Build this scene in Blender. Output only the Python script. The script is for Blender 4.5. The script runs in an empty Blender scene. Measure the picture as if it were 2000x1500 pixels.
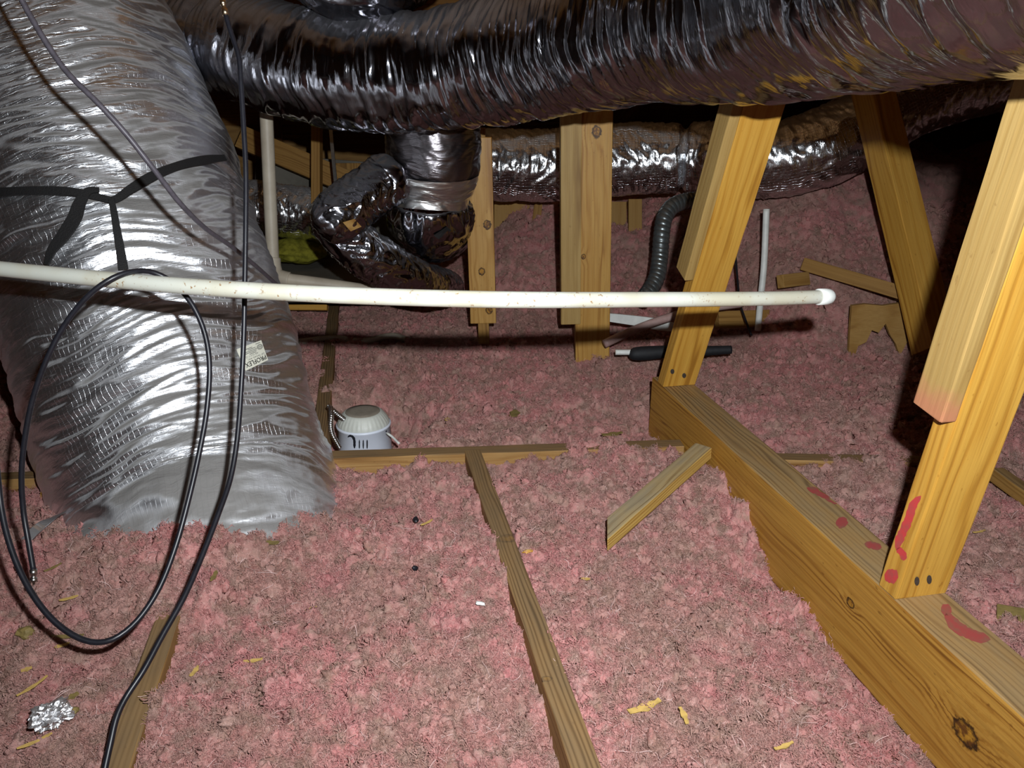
import bpy, bmesh, math, random
import numpy as np
from mathutils import Vector, Matrix
from mathutils.bvhtree import BVHTree

random.seed(7); rng = np.random.default_rng(11)
scene = bpy.context.scene
COL = scene.collection

# ------------------------------------------------------------------ camera
F = 1500.0; CAMH = 0.79
PITCH = math.atan(560 / F)
YAW = math.atan(320 / (F * math.cos(PITCH) + 560 * math.sin(PITCH)))
fw = np.array([math.sin(YAW) * math.cos(PITCH), math.cos(YAW) * math.cos(PITCH), -math.sin(PITCH)])
rt = np.array([math.cos(YAW), -math.sin(YAW), 0.0])
up = np.cross(rt, fw)
CC = np.array([0, 0, CAMH])
cam_d = bpy.data.cameras.new('camera'); cam = bpy.data.objects.new('camera', cam_d); COL.objects.link(cam)
cam_d.sensor_width = 36; cam_d.lens = 36 * F / 2000; cam_d.clip_start = 0.02; cam_d.clip_end = 60
Mc = Matrix.Identity(4)
for i in range(3):
    Mc[i][0] = rt[i]; Mc[i][1] = up[i]; Mc[i][2] = -fw[i]; Mc[i][3] = CC[i]
cam.matrix_world = Mc
scene.camera = cam

# ------------------------------------------------------------------ world, lamp, exposure
w = bpy.data.worlds.new('world'); scene.world = w; w.use_nodes = True
w.node_tree.nodes['Background'].inputs[0].default_value = (0.75, 0.85, 1.0, 1)
w.node_tree.nodes['Background'].inputs[1].default_value = 0.002
scene.view_settings.view_transform = 'Standard'; scene.view_settings.look = 'None'
scene.view_settings.gamma = 1.0; scene.view_settings.use_curve_mapping = False
scene.view_settings.exposure = 0.14
LAMP_POS = CC + rt * 0.07 + up * 0.10 - fw * 0.01
ld = bpy.data.lights.new('hand_torch', 'SPOT'); ld.energy = 118; ld.spot_size = math.radians(150); ld.spot_blend = 1.0; ld.color = (0.93, 0.97, 1.0); ld.shadow_soft_size = 0.011
lamp = bpy.data.objects.new('hand_torch', ld); COL.objects.link(lamp); lamp.location = LAMP_POS
lamp.rotation_euler = (Vector(CC + (fw + rt * 0.10 + up * 0.22) * 2.0) - Vector(LAMP_POS)).to_track_quat('-Z', 'Y').to_euler()

# ------------------------------------------------------------------ helpers
def ray(x, y): return fw + rt * (x - 1000) / F + up * (750 - y) / F
def PD(x, y, d): return CC + ray(x, y) * d
def PZ(x, y, Z):
    r = ray(x, y); return CC + r * ((Z - CAMH) / r[2])
def PX(x, y, X):
    r = ray(x, y); return CC + r * (X / r[0])

_perm = rng.permutation(256).astype(np.int64); _perm = np.concatenate([_perm, _perm, _perm])
_g = rng.normal(size=(256, 3)); _g /= np.linalg.norm(_g, axis=1)[:, None]
def perlin(x, y, z=0.0):
    x, y, z = np.broadcast_arrays(np.asarray(x, float), np.asarray(y, float), np.asarray(z, float))
    xi = np.floor(x).astype(np.int64); yi = np.floor(y).astype(np.int64); zi = np.floor(z).astype(np.int64)
    fx = x - xi; fy = y - yi; fz = z - zi
    u = fx ** 3 * (fx * (fx * 6 - 15) + 10); v = fy ** 3 * (fy * (fy * 6 - 15) + 10); t = fz ** 3 * (fz * (fz * 6 - 15) + 10)
    out = 0
    for dx in (0, 1):
        for dy in (0, 1):
            for dz in (0, 1):
                h = _perm[_perm[_perm[(xi + dx) & 255] + ((yi + dy) & 255)] + ((zi + dz) & 255)]
                g = _g[h]
                n = g[..., 0] * (fx - dx) + g[..., 1] * (fy - dy) + g[..., 2] * (fz - dz)
                out = out + n * (u if dx else 1 - u) * (v if dy else 1 - v) * (t if dz else 1 - t)
    return out * 1.6
_rx = rng.random(4096); _ry = rng.random(4096); _rv = rng.random(4096)
def worley(x, y):
    xi = np.floor(x).astype(np.int64); yi = np.floor(y).astype(np.int64)
    best = np.full(x.shape, 9.0); val = np.zeros(x.shape)
    for dx in (-1, 0, 1):
        for dy in (-1, 0, 1):
            cx = xi + dx; cy = yi + dy
            h = (cx * 7919 + cy * 104729 + (cx * cy) * 31) & 4095
            d = (cx + _rx[h] - x) ** 2 + (cy + _ry[h] - y) ** 2
            m = d < best; best = np.where(m, d, best); val = np.where(m, _rv[h], val)
    return np.sqrt(best), val
def sst(a, b, x):
    t = np.clip((np.asarray(x, float) - a) / (b - a), 0, 1); return t * t * (3 - 2 * t)

def link(o, parent=None):
    COL.objects.link(o)
    if parent is not None:
        o.parent = parent
        base = Vector(parent.location)
        if parent.parent is not None: base = base + Vector(parent.parent.location)
        if parent.type != 'EMPTY' and parent.rotation_mode and any(abs(a) > 1e-6 for a in parent.rotation_euler):
            pass
    return o
def mesh(name, verts, faces, mat, parent=None, smooth=True, uv=None, origin=None):
    """world-space verts -> object whose origin sits at `origin` (or parent's origin chain)"""
    v = np.asarray(verts, float)
    base = np.zeros(3)
    p = parent
    while p is not None:
        base = base + np.array(p.location); p = p.parent
    loc = np.zeros(3)
    if origin is not None: loc = np.asarray(origin, float) - base
    v = v - base - loc
    me = bpy.data.meshes.new(name)
    me.from_pydata(v.tolist(), [], faces if isinstance(faces, list) else faces.tolist())
    if smooth: me.polygons.foreach_set('use_smooth', np.ones(len(me.polygons), bool))
    if uv is not None:
        l = me.uv_layers.new(name='UVMap')
        idx = np.empty(len(me.loops), np.int32); me.loops.foreach_get('vertex_index', idx)
        l.data.foreach_set('uv', np.asarray(uv, np.float32)[idx].ravel())
    me.materials.append(mat); me.update()
    o = bpy.data.objects.new(name, me); COL.objects.link(o)
    o.location = loc
    if parent is not None: o.parent = parent
    return o
def empty(name, loc):
    o = bpy.data.objects.new(name, None); COL.objects.link(o); o.location = tuple(loc); o.empty_display_size = 0.05
    return o
def tag(o, label=None, cat=None, group=None, kind=None):
    if label: o['label'] = label
    if cat: o['category'] = cat
    if group: o['group'] = group
    if kind: o['kind'] = kind
    return o

def catmull(P, n):
    P = np.asarray(P, float); k = len(P)
    d = np.concatenate([[0], np.cumsum(np.linalg.norm(np.diff(P[:, :3], axis=0), axis=1))])
    ts = np.linspace(0, d[-1], n); out = np.zeros((n, P.shape[1]))
    # cubic hermite with finite-difference tangents (non-uniform)
    m = np.zeros_like(P)
    for i in range(k):
        a = max(i - 1, 0); b = min(i + 1, k - 1); m[i] = (P[b] - P[a]) / max(d[b] - d[a], 1e-9)
    seg = np.clip(np.searchsorted(d, ts, side='right') - 1, 0, k - 2)
    h = (d[seg + 1] - d[seg]); t = ((ts - d[seg]) / h)[:, None]; h = h[:, None]
    out = ((2 * t ** 3 - 3 * t ** 2 + 1) * P[seg] + (t ** 3 - 2 * t ** 2 + t) * h * m[seg] + (-2 * t ** 3 + 3 * t ** 2) * P[seg + 1] + (t ** 3 - t ** 2) * h * m[seg + 1])
    return out, ts
def frames(C, ref=None):
    T = np.gradient(C, axis=0); T /= np.linalg.norm(T, axis=1)[:, None]
    N = np.zeros_like(T)
    r = np.array(ref if ref is not None else (0, 0, 1.0)); 
    if abs(T[0] @ r) > 0.95: r = np.array([0, -1.0, 0])
    n = r - T[0] * (T[0] @ r); N[0] = n / np.linalg.norm(n)
    for i in range(1, len(T)):
        n = N[i - 1] - T[i] * (T[i] @ N[i - 1]); N[i] = n / np.linalg.norm(n)
    return T, N, np.cross(T, N)
def gridfaces(nu, nv, wrap):
    i = np.arange(nu - 1)[:, None]; j = np.arange(nv if wrap else nv - 1)[None, :]
    j2 = (j + 1) % nv
    return np.stack([np.broadcast_to(i * nv + j, (nu - 1, j.shape[1])), i * nv + j2, (i + 1) * nv + j2, np.broadcast_to((i + 1) * nv + j, (nu - 1, j.shape[1]))], -1).reshape(-1, 4)
def sweep(pts, R, nu, nv, disp=None, ref=None):
    """tube verts; pts (k,3|4) with optional radius column; disp(s, theta, r)-> radial offset"""
    P = np.asarray(pts, float)
    if P.shape[1] == 3: P = np.concatenate([P, np.full((len(P), 1), R)], 1)
    Q, s = catmull(P, nu)
    C = Q[:, :3]; r = Q[:, 3]
    T, N, B = frames(C, ref)
    th = np.linspace(0, 2 * np.pi, nv, endpoint=False)
    S, TH = np.meshgrid(s, th, indexing='ij')
    rr = np.repeat(r[:, None], nv, 1)
    if disp is not None: rr = rr + disp(S, TH, rr)
    V = C[:, None, :] + rr[..., None] * (np.cos(TH)[..., None] * N[:, None, :] + np.sin(TH)[..., None] * B[:, None, :])
    uv = np.stack([S, TH * np.mean(r)], -1).reshape(-1, 2)
    return V.reshape(-1, 3), gridfaces(nu, nv, True), uv, C, T
def tube(name, pts, R, mat, parent=None, nu=None, nv=12, caps=True, disp=None, origin=None, ref=None):
    P = np.asarray(pts, float)
    L = np.sum(np.linalg.norm(np.diff(P[:, :3], axis=0), axis=1))
    if nu is None: nu = max(8, int(L / 0.012)); nu = min(nu, 220)
    V, Fc, uv, C, T = sweep(P, R, nu, nv, disp, ref)
    faces = Fc.tolist()
    if caps:
        V = np.concatenate([V, [C[0], C[-1]]]); uv = np.concatenate([uv, [[0, 0], [0, 0]]]); a = len(V) - 2
        for j in range(nv):
            faces.append([a, (j + 1) % nv, j]); b = (nu - 1) * nv
            faces.append([a + 1, b + j, b + (j + 1) % nv])
    return mesh(name, V, faces, mat, parent, True, uv, origin)
def lathe(name, prof, center, mat, parent=None, nv=48, axis=(0, 0, 1), disp=None, origin=None):
    ax = np.array(axis, float); ax /= np.linalg.norm(ax)
    a = np.array([1.0, 0, 0]) if abs(ax[0]) < .9 else np.array([0, 1.0, 0])
    n = a - ax * (a @ ax); n /= np.linalg.norm(n); b = np.cross(ax, n)
    prof = np.asarray(prof, float); nu = len(prof)
    th = np.linspace(0, 2 * np.pi, nv, endpoint=False)
    V = np.asarray(center)[None, None] + prof[:, None, 1:2] * ax + prof[:, None, 0:1] * (np.cos(th)[None, :, None] * n + np.sin(th)[None, :, None] * b)
    if disp is not None: V = disp(V, prof, th)
    return mesh(name, V.reshape(-1, 3), gridfaces(nu, nv, True), mat, parent, True, None, origin)

def board_local(L, W, T, bev=0.0025, jag=0.0, nseg=1):
    bm = bmesh.new()
    bmesh.ops.create_cube(bm, size=1)
    for v in bm.verts:
        v.co.x *= L; v.co.y *= W; v.co.z *= T
    if nseg > 1:
        es = [e for e in bm.edges if abs(e.verts[0].co.x - e.verts[1].co.x) > L * .5]
        bmesh.ops.subdivide_edges(bm, edges=es, cuts=nseg - 1)
    es = [e for e in bm.edges if len(e.link_faces) == 2 and e.calc_face_angle(0) > 0.5]
    bmesh.ops.bevel(bm, geom=es, offset=bev, segments=2, affect='EDGES', profile=0.6)
    if jag:
        for v in bm.verts:
            v.co.y += jag * (random.random() - .5); v.co.z += jag * (random.random() - .5)
    return bm
def board(name, P0, P1, wdir, W, T, mat, parent=None, bev=0.0025, jag=0.0008, nseg=6, ends=None):
    """board from P0 to P1 (axis), W along wdir, T along the third axis. local x=length, y=width, z=thickness"""
    P0 = np.asarray(P0, float); P1 = np.asarray(P1, float)
    ax = P1 - P0; L = np.linalg.norm(ax); ax /= L
    wv = np.asarray(wdir, float); wv = wv - ax * (ax @ wv); wv /= np.linalg.norm(wv)
    tv = np.cross(ax, wv)
    bm = board_local(L, W, T, bev, jag, nseg)
    if ends:   # shear the ends: list of (end, axis(1|2), slope)
        for v in bm.verts:
            for e, a, k in ends:
                if (e == 1 and v.co.x > L * .4) or (e == 0 and v.co.x < -L * .4): v.co.x += k * v.co[a]
    me = bpy.data.meshes.new(name); bm.to_mesh(me); bm.free()
    me.materials.append(mat)
    o = bpy.data.objects.new(name, me); COL.objects.link(o)
    M = Matrix.Identity(4); c = (P0 + P1) / 2
    base = np.zeros(3); p = parent
    while p is not None: base = base + np.array(p.location); p = p.parent
    for i in range(3):
        M[i][0] = ax[i]; M[i][1] = wv[i]; M[i][2] = tv[i]; M[i][3] = c[i] - base[i]
    if parent is not None: o.parent = parent
    o.matrix_local = M
    return o
def prism(name, poly, nrm, depth, mat, parent=None, bev=0.0, origin=None):
    """extrude a planar polygon (world points) along nrm by depth"""
    P = np.asarray(poly, float); n = len(P); d = np.asarray(nrm, float); d = d / np.linalg.norm(d) * depth
    V = np.concatenate([P, P + d])
    f = [list(range(n))[::-1], list(range(n, 2 * n))] + [[i, (i + 1) % n, n + (i + 1) % n, n + i] for i in range(n)]
    return mesh(name, V, f, mat, parent, False, None, origin)

# ------------------------------------------------------------------ materials
def newmat(name):
    m = bpy.data.materials.new(name); m.use_nodes = True
    nt = m.node_tree; b = nt.nodes['Principled BSDF']
    return m, nt, b
def N_(nt, t, **kw):
    n = nt.nodes.new(t)
    for k, v in kw.items(): setattr(n, k, v)
    return n
def ramp(nt, stops, fac=None):
    r = N_(nt, 'ShaderNodeValToRGB'); e = r.color_ramp.elements
    while len(e) < len(stops): e.new(0.5)
    for el, (p, c) in zip(e, stops):
        el.position = p; el.color = (*c, 1) if len(c) == 3 else c
    if fac is not None: nt.links.new(fac, r.inputs[0])
    return r
def mixc(nt, fac, a, b, mode='MIX'):
    m = N_(nt, 'ShaderNodeMix', data_type='RGBA', blend_type=mode)
    for sock, v in ((m.inputs[0], fac), (m.inputs[6], a), (m.inputs[7], b)):
        if hasattr(v, 'is_output'): nt.links.new(v, sock)
        elif isinstance(v, (tuple, list)): sock.default_value = (*v, 1)
        else: sock.default_value = v
    return m.outputs[2]
def mth(nt, op, a, b=None, c=None, clamp=False):
    m = N_(nt, 'ShaderNodeMath', operation=op, use_clamp=clamp)
    for i, v in enumerate((a, b, c)):
        if v is None: continue
        if hasattr(v, 'is_output'): nt.links.new(v, m.inputs[i])
        else: m.inputs[i].default_value = v
    return m.outputs[0]
def vmath(nt, op, a, b=None):
    m = N_(nt, 'ShaderNodeVectorMath', operation=op)
    for i, v in enumerate((a, b)):
        if v is None: continue
        if hasattr(v, 'is_output'): nt.links.new(v, m.inputs[i])
        else: m.inputs[i].default_value = v
    return m
def noise(nt, vec, scale=5, detail=3, rough=0.55, dist=0.0):
    n = N_(nt, 'ShaderNodeTexNoise'); n.inputs['Scale'].default_value = scale; n.inputs['Detail'].default_value = detail
    n.inputs['Roughness'].default_value = rough; n.inputs['Distortion'].default_value = dist
    if vec is not None: nt.links.new(vec, n.inputs['Vector'])
    return n
def mapping(nt, vec, scale=(1, 1, 1), loc=(0, 0, 0)):
    m = N_(nt, 'ShaderNodeMapping'); m.inputs['Scale'].default_value = scale; m.inputs['Location'].default_value = loc
    nt.links.new(vec, m.inputs['Vector']); return m.outputs[0]
def bump(nt, b, h, strength=0.5, dist=0.002, normal=None):
    n = N_(nt, 'ShaderNodeBump'); n.inputs['Strength'].default_value = strength; n.inputs['Distance'].default_value = dist
    nt.links.new(h, n.inputs['Height'])
    if normal is not None: nt.links.new(normal, n.inputs['Normal'])
    nt.links.new(n.outputs[0], b.inputs['Normal']); return n.outputs[0]
def mrange(nt, v, a, b, c=0.0, d=1.0, smooth=True):
    m = N_(nt, 'ShaderNodeMapRange', interpolation_type='SMOOTHSTEP' if smooth else 'LINEAR')
    nt.links.new(v, m.inputs[0])
    for i, x in zip((1, 2, 3, 4), (a, b, c, d)): m.inputs[i].default_value = x
    return m.outputs[0]

def wood(name, light, mid, dark, dust=(0.20, 0.155, 0.10), dust_amt=0.85, ring=8.0, knots=(), rough=0.55, center=(0, 0.05, 0.09), spec=0.3):
    m, nt, b = newmat(name)
    tc = N_(nt, 'ShaderNodeTexCoord').outputs['Object']
    oi = N_(nt, 'ShaderNodeObjectInfo')
    rnd = vmath(nt, 'SCALE', (0.31, 0.013, 0.021)); nt.links.new(mth(nt, 'MULTIPLY', oi.outputs['Random'], 6.0), rnd.inputs['Scale'])
    co = vmath(nt, 'ADD', tc, rnd.outputs[0]).outputs[0]
    ringco = vmath(nt, 'SUBTRACT', tc, center).outputs[0]
    wob = noise(nt, mapping(nt, co, (2.2, 9, 9)), 1.0, 2, 0.5)
    wobv = vmath(nt, 'SUBTRACT', wob.outputs['Color'], (0.5, 0.5, 0.5))
    wob2 = noise(nt, mapping(nt, co, (0.8, 30, 30)), 1.0, 3, 0.6)
    wob2v = vmath(nt, 'MULTIPLY', vmath(nt, 'SUBTRACT', wob2.outputs['Color'], (0.5, 0.5, 0.5)).outputs[0], (0.0, 0.022, 0.022)).outputs[0]
    wobs = vmath(nt, 'ADD', vmath(nt, 'MULTIPLY', wobv.outputs[0], (0.0, 0.034, 0.034)).outputs[0], wob2v).outputs[0]
    ringco = vmath(nt, 'ADD', ringco, wobs).outputs[0]
    kmask = None; kin = None
    for (kx, ky, kz, kr) in knots:
        dv = vmath(nt, 'SUBTRACT', tc, (kx, ky, kz))
        dv = vmath(nt, 'MULTIPLY', dv.outputs[0], (0.8, 1.0, 0.5))
        d = vmath(nt, 'LENGTH', dv.outputs[0]).outputs['Value']
        kn = noise(nt, tc, 160, 2)
        d = mth(nt, 'ADD', d, mth(nt, 'MULTIPLY', mth(nt, 'SUBTRACT', kn.outputs[0], 0.5), kr * 0.7))
        g = mrange(nt, d, 0.0, kr * 3.6, 1.0, 0.0)
        off = N_(nt, 'ShaderNodeCombineXYZ'); nt.links.new(mth(nt, 'MULTIPLY', g, kr * 1.5), off.inputs[1])
        ringco = vmath(nt, 'ADD', ringco, off.outputs[0]).outputs[0]
        o1 = mrange(nt, d, kr * 0.75, kr, 1.0, 0.0); rim = mth(nt, 'MULTIPLY', o1, mrange(nt, d, kr * 0.45, kr * 0.8, 0.0, 1.0))
        kmask = o1 if kmask is None else mth(nt, 'MAXIMUM', kmask, o1)
        kin = rim if kin is None else mth(nt, 'MAXIMUM', kin, rim)
    wv = N_(nt, 'ShaderNodeTexWave', wave_type='RINGS', rings_direction='X', wave_profile='SIN')
    wv.inputs['Scale'].default_value = 0.314 / (ring / 1000.0); wv.inputs['Distortion'].default_value = 0.6; wv.inputs['Detail'].default_value = 1.0
    nt.links.new(mapping(nt, ringco, (0.06, 1, 1)), wv.inputs['Vector'])
    fine = noise(nt, mapping(nt, co, (7, 260, 260)), 1.0, 3, 0.6)
    blot = noise(nt, mapping(nt, co, (3, 14, 14)), 1.0, 3, 0.6)
    lmod = noise(nt, mapping(nt, co, (1.2, 22, 22)), 1.0, 2)
    lines = mth(nt, 'MULTIPLY', mth(nt, 'POWER', wv.outputs['Fac'], 2.2), mrange(nt, lmod.outputs[0], 0.3, 0.7, 0.25, 1.15))
    c = ramp(nt, [(0.0, light), (0.45, mid), (1.0, dark)], mth(nt, 'MULTIPLY', lines, 0.85)).outputs[0]
    c = mixc(nt, mrange(nt, fine.outputs[0], 0.35, 0.75, 0.0, 0.35), c, dark)
    c = mixc(nt, mrange(nt, blot.outputs[0], 0.35, 0.7, 0.0, 0.45), c, mid)
    spot = noise(nt, mapping(nt, co, (60, 110, 110)), 1.0, 2, 0.5)
    c = mixc(nt, mrange(nt, spot.outputs[0], 0.68, 0.76, 0.0, 0.5), c, dark)
    if kmask is not None:
        kc = mixc(nt, mrange(nt, noise(nt, tc, 90, 3).outputs[0], 0.4, 0.6), (0.40, 0.19, 0.022), (0.13, 0.05, 0.01))
        c = mixc(nt, kmask, c, kc); c = mixc(nt, kin, c, (0.03, 0.014, 0.006))
    if dust_amt > 0:
        nz = N_(nt, 'ShaderNodeSeparateXYZ'); nt.links.new(N_(nt, 'ShaderNodeNewGeometry').outputs['Normal'], nz.inputs[0])
        dm = mrange(nt, nz.outputs[2], 0.45, 0.9)
        dn = noise(nt, mapping(nt, co, (9, 40, 40)), 1.0, 3)
        dm = mth(nt, 'MULTIPLY', dm, mrange(nt, dn.outputs[0], 0.25, 0.7, dust_amt * 0.65, dust_amt))
        dk = mixc(nt, mth(nt, 'MULTIPLY', lines, 0.75), dust, tuple(x * 0.38 for x in dust))
        c = mixc(nt, dm, c, dk)
    nt.links.new(c, b.inputs['Base Color'])
    b.inputs['Roughness'].default_value = rough; b.inputs['Specular IOR Level'].default_value = spec
    hh = mth(nt, 'ADD', mth(nt, 'MULTIPLY', lines, -0.6), fine.outputs[0])
    bump(nt, b, hh, 0.35, 0.0012)
    return m

def plain(name, col, rough=0.5, metal=0.0, spec=0.5, nscale=None, namt=0.25, bmp=0.0, coord='Object', col2=None):
    m, nt, b = newmat(name)
    b.inputs['Roughness'].default_value = rough; b.inputs['Metallic'].default_value = metal; b.inputs['Specular IOR Level'].default_value = spec
    tc = N_(nt, 'ShaderNodeTexCoord').outputs[coord]
    n = noise(nt, tc, nscale or 60, 4, 0.6)
    c2 = col2 or tuple(x * (1 - namt) for x in col)
    c = mixc(nt, mrange(nt, n.outputs[0], 0.35, 0.7), col, c2)
    nt.links.new(c, b.inputs['Base Color'])
    if bmp: bump(nt, b, n.outputs[0], bmp, 0.002)
    return m

def foil(name, base=(0.80, 0.80, 0.82), rough=0.2, dust=(0.17, 0.155, 0.14), dust_amt=0.6, scrim=0.0, wr=0.5, wr_scale=(55, 7), dlo=-0.1, dhi=0.7, tint=None):
    m, nt, b = newmat(name)
    uv = N_(nt, 'ShaderNodeTexCoord').outputs['UV']
    obj = N_(nt, 'ShaderNodeTexCoord').outputs['Object']
    wob = noise(nt, obj, 18, 2)
    wv = vmath(nt, 'SCALE', wob.outputs['Color']); wv.inputs['Scale'].default_value = 0.02
    uvw = vmath(nt, 'ADD', uv, wv.outputs[0]).outputs[0]
    n1 = noise(nt, mapping(nt, uvw, (wr_scale[0], wr_scale[1], 1)), 1.0, 4, 0.6, 0.6)
    ridge = mth(nt, 'ABSOLUTE', mth(nt, 'SUBTRACT', n1.outputs[0], 0.5))
    ridge = mth(nt, 'SUBTRACT', 0.5, ridge)
    n2 = noise(nt, mapping(nt, uvw, (wr_scale[0] * 2.6, wr_scale[1] * 5, 1)), 1.0, 3, 0.6, 0.4)
    h = mth(nt, 'ADD', mth(nt, 'MULTIPLY', ridge, 1.6), mth(nt, 'MULTIPLY', n2.outputs[0], 0.5))
    if scrim > 0:
        br = N_(nt, 'ShaderNodeTexBrick', offset=0.0, squash=1.0)
        br.inputs['Scale'].default_value = 1.0; br.inputs['Brick Width'].default_value = 0.011; br.inputs['Row Height'].default_value = 0.011
        br.inputs['Mortar Size'].default_value = 0.0007; br.inputs['Mortar Smooth'].default_value = 0.6
        nt.links.new(uvw, br.inputs['Vector'])
        h = mth(nt, 'ADD', h, mth(nt, 'MULTIPLY', br.outputs['Fac'], scrim))
    nz = N_(nt, 'ShaderNodeSeparateXYZ'); nt.links.new(N_(nt, 'ShaderNodeNewGeometry').outputs['Normal'], nz.inputs[0])
    dn = noise(nt, obj, 6, 4, 0.6)
    nzz = mth(nt, 'ADD', nz.outputs[2], mth(nt, 'MULTIPLY', mth(nt, 'SUBTRACT', dn.outputs[0], 0.5), 0.9))
    dm = mth(nt, 'MULTIPLY', mrange(nt, nzz, dlo, dhi), dust_amt)
    if tint:
        tn = noise(nt, mapping(nt, uv, (9, 2.5, 1)), 1.0, 3)
        base = mixc(nt, mrange(nt, tn.outputs[0], 0.45, 0.65), base, tint)
    c = mixc(nt, dm, base, dust)
    nt.links.new(c, b.inputs['Base Color'])
    nt.links.new(mth(nt, 'SUBTRACT', 1.0, mth(nt, 'MULTIPLY', dm, 0.95)), b.inputs['Metallic'])
    nt.links.new(mth(nt, 'ADD', rough, mth(nt, 'MULTIPLY', dm, 0.5), clamp=True), b.inputs['Roughness'])
    bump(nt, b, h, wr, 0.0035)
    return m

def insulation_mat(name, bright=1.0):
    m, nt, b = newmat(name)
    pos = N_(nt, 'ShaderNodeNewGeometry').outputs['Position']
    big = noise(nt, pos, 3.2, 4, 0.6); med = noise(nt, pos, 26, 3, 0.6); fine = noise(nt, pos, 210, 3, 0.65, 1.2)
    fib = noise(nt, pos, 520, 2, 0.6, 2.5)
    pink = (0.73 * bright, 0.275 * bright, 0.262 * bright); pale = (0.84 * bright, 0.56 * bright, 0.50 * bright)
    tan = (0.41 * bright, 0.235 * bright, 0.175 * bright); deep = (0.62 * bright, 0.185 * bright, 0.20 * bright)
    c = mixc(nt, mrange(nt, med.outputs[0], 0.4, 0.66), pink, tan)
    c = mixc(nt, mth(nt, 'MULTIPLY', mrange(nt, big.outputs[0], 0.40, 0.62), 0.7), c, tan)
    c = mixc(nt, mth(nt, 'MULTIPLY', mrange(nt, noise(nt, pos, 11, 3).outputs[0], 0.52, 0.7), 0.6), c, deep)
    c = mixc(nt, mth(nt, 'MULTIPLY', mrange(nt, fine.outputs[0], 0.52, 0.72), 0.7), c, pale)
    oi = N_(nt, 'ShaderNodeObjectInfo').outputs['Random']
    c = mixc(nt, mrange(nt, oi, 0.0, 1.0, 0.0, 0.3, False), c, pale)
    nt.links.new(c, b.inputs['Base Color'])
    b.inputs['Roughness'].default_value = 0.9; b.inputs['Specular IOR Level'].default_value = 0.12
    b.inputs['Sheen Weight'].default_value = 0.12; b.inputs['Sheen Roughness'].default_value = 0.5; b.inputs['Sheen Tint'].default_value = (1, .8, .8, 1)
    h = mth(nt, 'ADD', fine.outputs[0], mth(nt, 'MULTIPLY', fib.outputs[0], 0.6))
    bump(nt, b, h, 0.9, 0.004)
    return m

M = {}
M['post'] = wood('pine_golden', (0.62, 0.345, 0.062), (0.52, 0.26, 0.038), (0.28, 0.115, 0.015), ring=11, dust_amt=0.5, dust=(0.30, 0.24, 0.14), spec=0.35, rough=0.45)
M['post_knot'] = wood('pine_golden_knotted', (0.52, 0.30, 0.075), (0.43, 0.22, 0.045), (0.22, 0.09, 0.016), ring=8, dust_amt=0.3, knots=[(0.27, 0.008, -0.0225, 0.016), (-0.1, -0.03, -0.0225, 0.008)], rough=0.5)
M['sister'] = wood('pine_pale', (0.43, 0.285, 0.10), (0.36, 0.225, 0.07), (0.22, 0.12, 0.035), ring=10, dust_amt=0.4, rough=0.55)
M['rough_board'] = wood('pine_rough', (0.53, 0.31, 0.09), (0.42, 0.22, 0.05), (0.26, 0.11, 0.02), ring=12, dust_amt=0.4, knots=[(0.03, 0.022, -0.02, 0.014), (0.16, -0.02, -0.02, 0.011), (-0.12, 0.0, -0.02, 0.012), (-0.25, 0.02, -0.02, 0.013)], rough=0.45)
M['joist'] = wood('joist_weathered', (0.40, 0.235, 0.085), (0.33, 0.175, 0.055), (0.15, 0.065, 0.018), ring=7.5, dust=(0.205, 0.135, 0.07), dust_amt=0.9, rough=0.7)
M['joist_knot'] = wood('joist_weathered_knot', (0.40, 0.235, 0.085), (0.33, 0.175, 0.055), (0.15, 0.065, 0.018), ring=7.5, dust=(0.205, 0.135, 0.07), dust_amt=0.9, rough=0.7, knots=[(0.36, 0.0445, 0.006, 0.013), (-0.02, 0.0445, -0.012, 0.005)])
M['offcut'] = wood('offcut_rough', (0.62, 0.42, 0.12), (0.52, 0.31, 0.07), (0.30, 0.14, 0.03), ring=6, dust=(0.30, 0.245, 0.16), dust_amt=0.95, rough=0.7)
M['dim'] = wood('framing_brown', (0.36, 0.20, 0.055), (0.28, 0.145, 0.035), (0.16, 0.075, 0.018), ring=9, dust_amt=0.5, rough=0.65)
M['ply'] = wood('plywood', (0.42, 0.25, 0.08), (0.36, 0.20, 0.055), (0.25, 0.12, 0.03), ring=26, dust_amt=0.3, rough=0.65)
M['deck'] = wood('roof_decking', (0.42, 0.22, 0.07), (0.36, 0.17, 0.05), (0.22, 0.09, 0.025), ring=30, dust_amt=0.0, rough=0.75)
M['fluff'] = insulation_mat('pink_fibreglass')
M['foil_big'] = foil('foil_scrim_dusty', (0.88, 0.90, 0.94), 0.37, dust=(0.15, 0.137, 0.12), dust_amt=0.85, scrim=0.07, wr=0.75, wr_scale=(48, 7), dlo=0.42, dhi=0.78)
M['foil_dark'] = foil('foil_smooth', (0.31, 0.31, 0.34), 0.14, dust=(0.07, 0.062, 0.055), dust_amt=0.4, wr=0.32, wr_scale=(48, 4), dlo=0.25, dhi=1.1)
M['foil_back'] = foil('foil_scrim', (0.80, 0.82, 0.85), 0.22, dust=(0.13, 0.12, 0.11), dust_amt=0.5, scrim=0.5, wr=0.6, wr_scale=(45, 9), dlo=0.4, dhi=1.2)
M['foil_matte'] = foil('foil_matte', (0.22, 0.205, 0.22), 0.3, dust=(0.07, 0.062, 0.055), dust_amt=0.3, wr=0.4, wr_scale=(60, 6), dlo=0.25, dhi=1.1)
M['tape'] = foil('foil_tape', (0.85, 0.87, 0.86), 0.34, dust_amt=0.35, wr=0.4, wr_scale=(60, 8), dlo=0.5, dhi=1.2)
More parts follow.
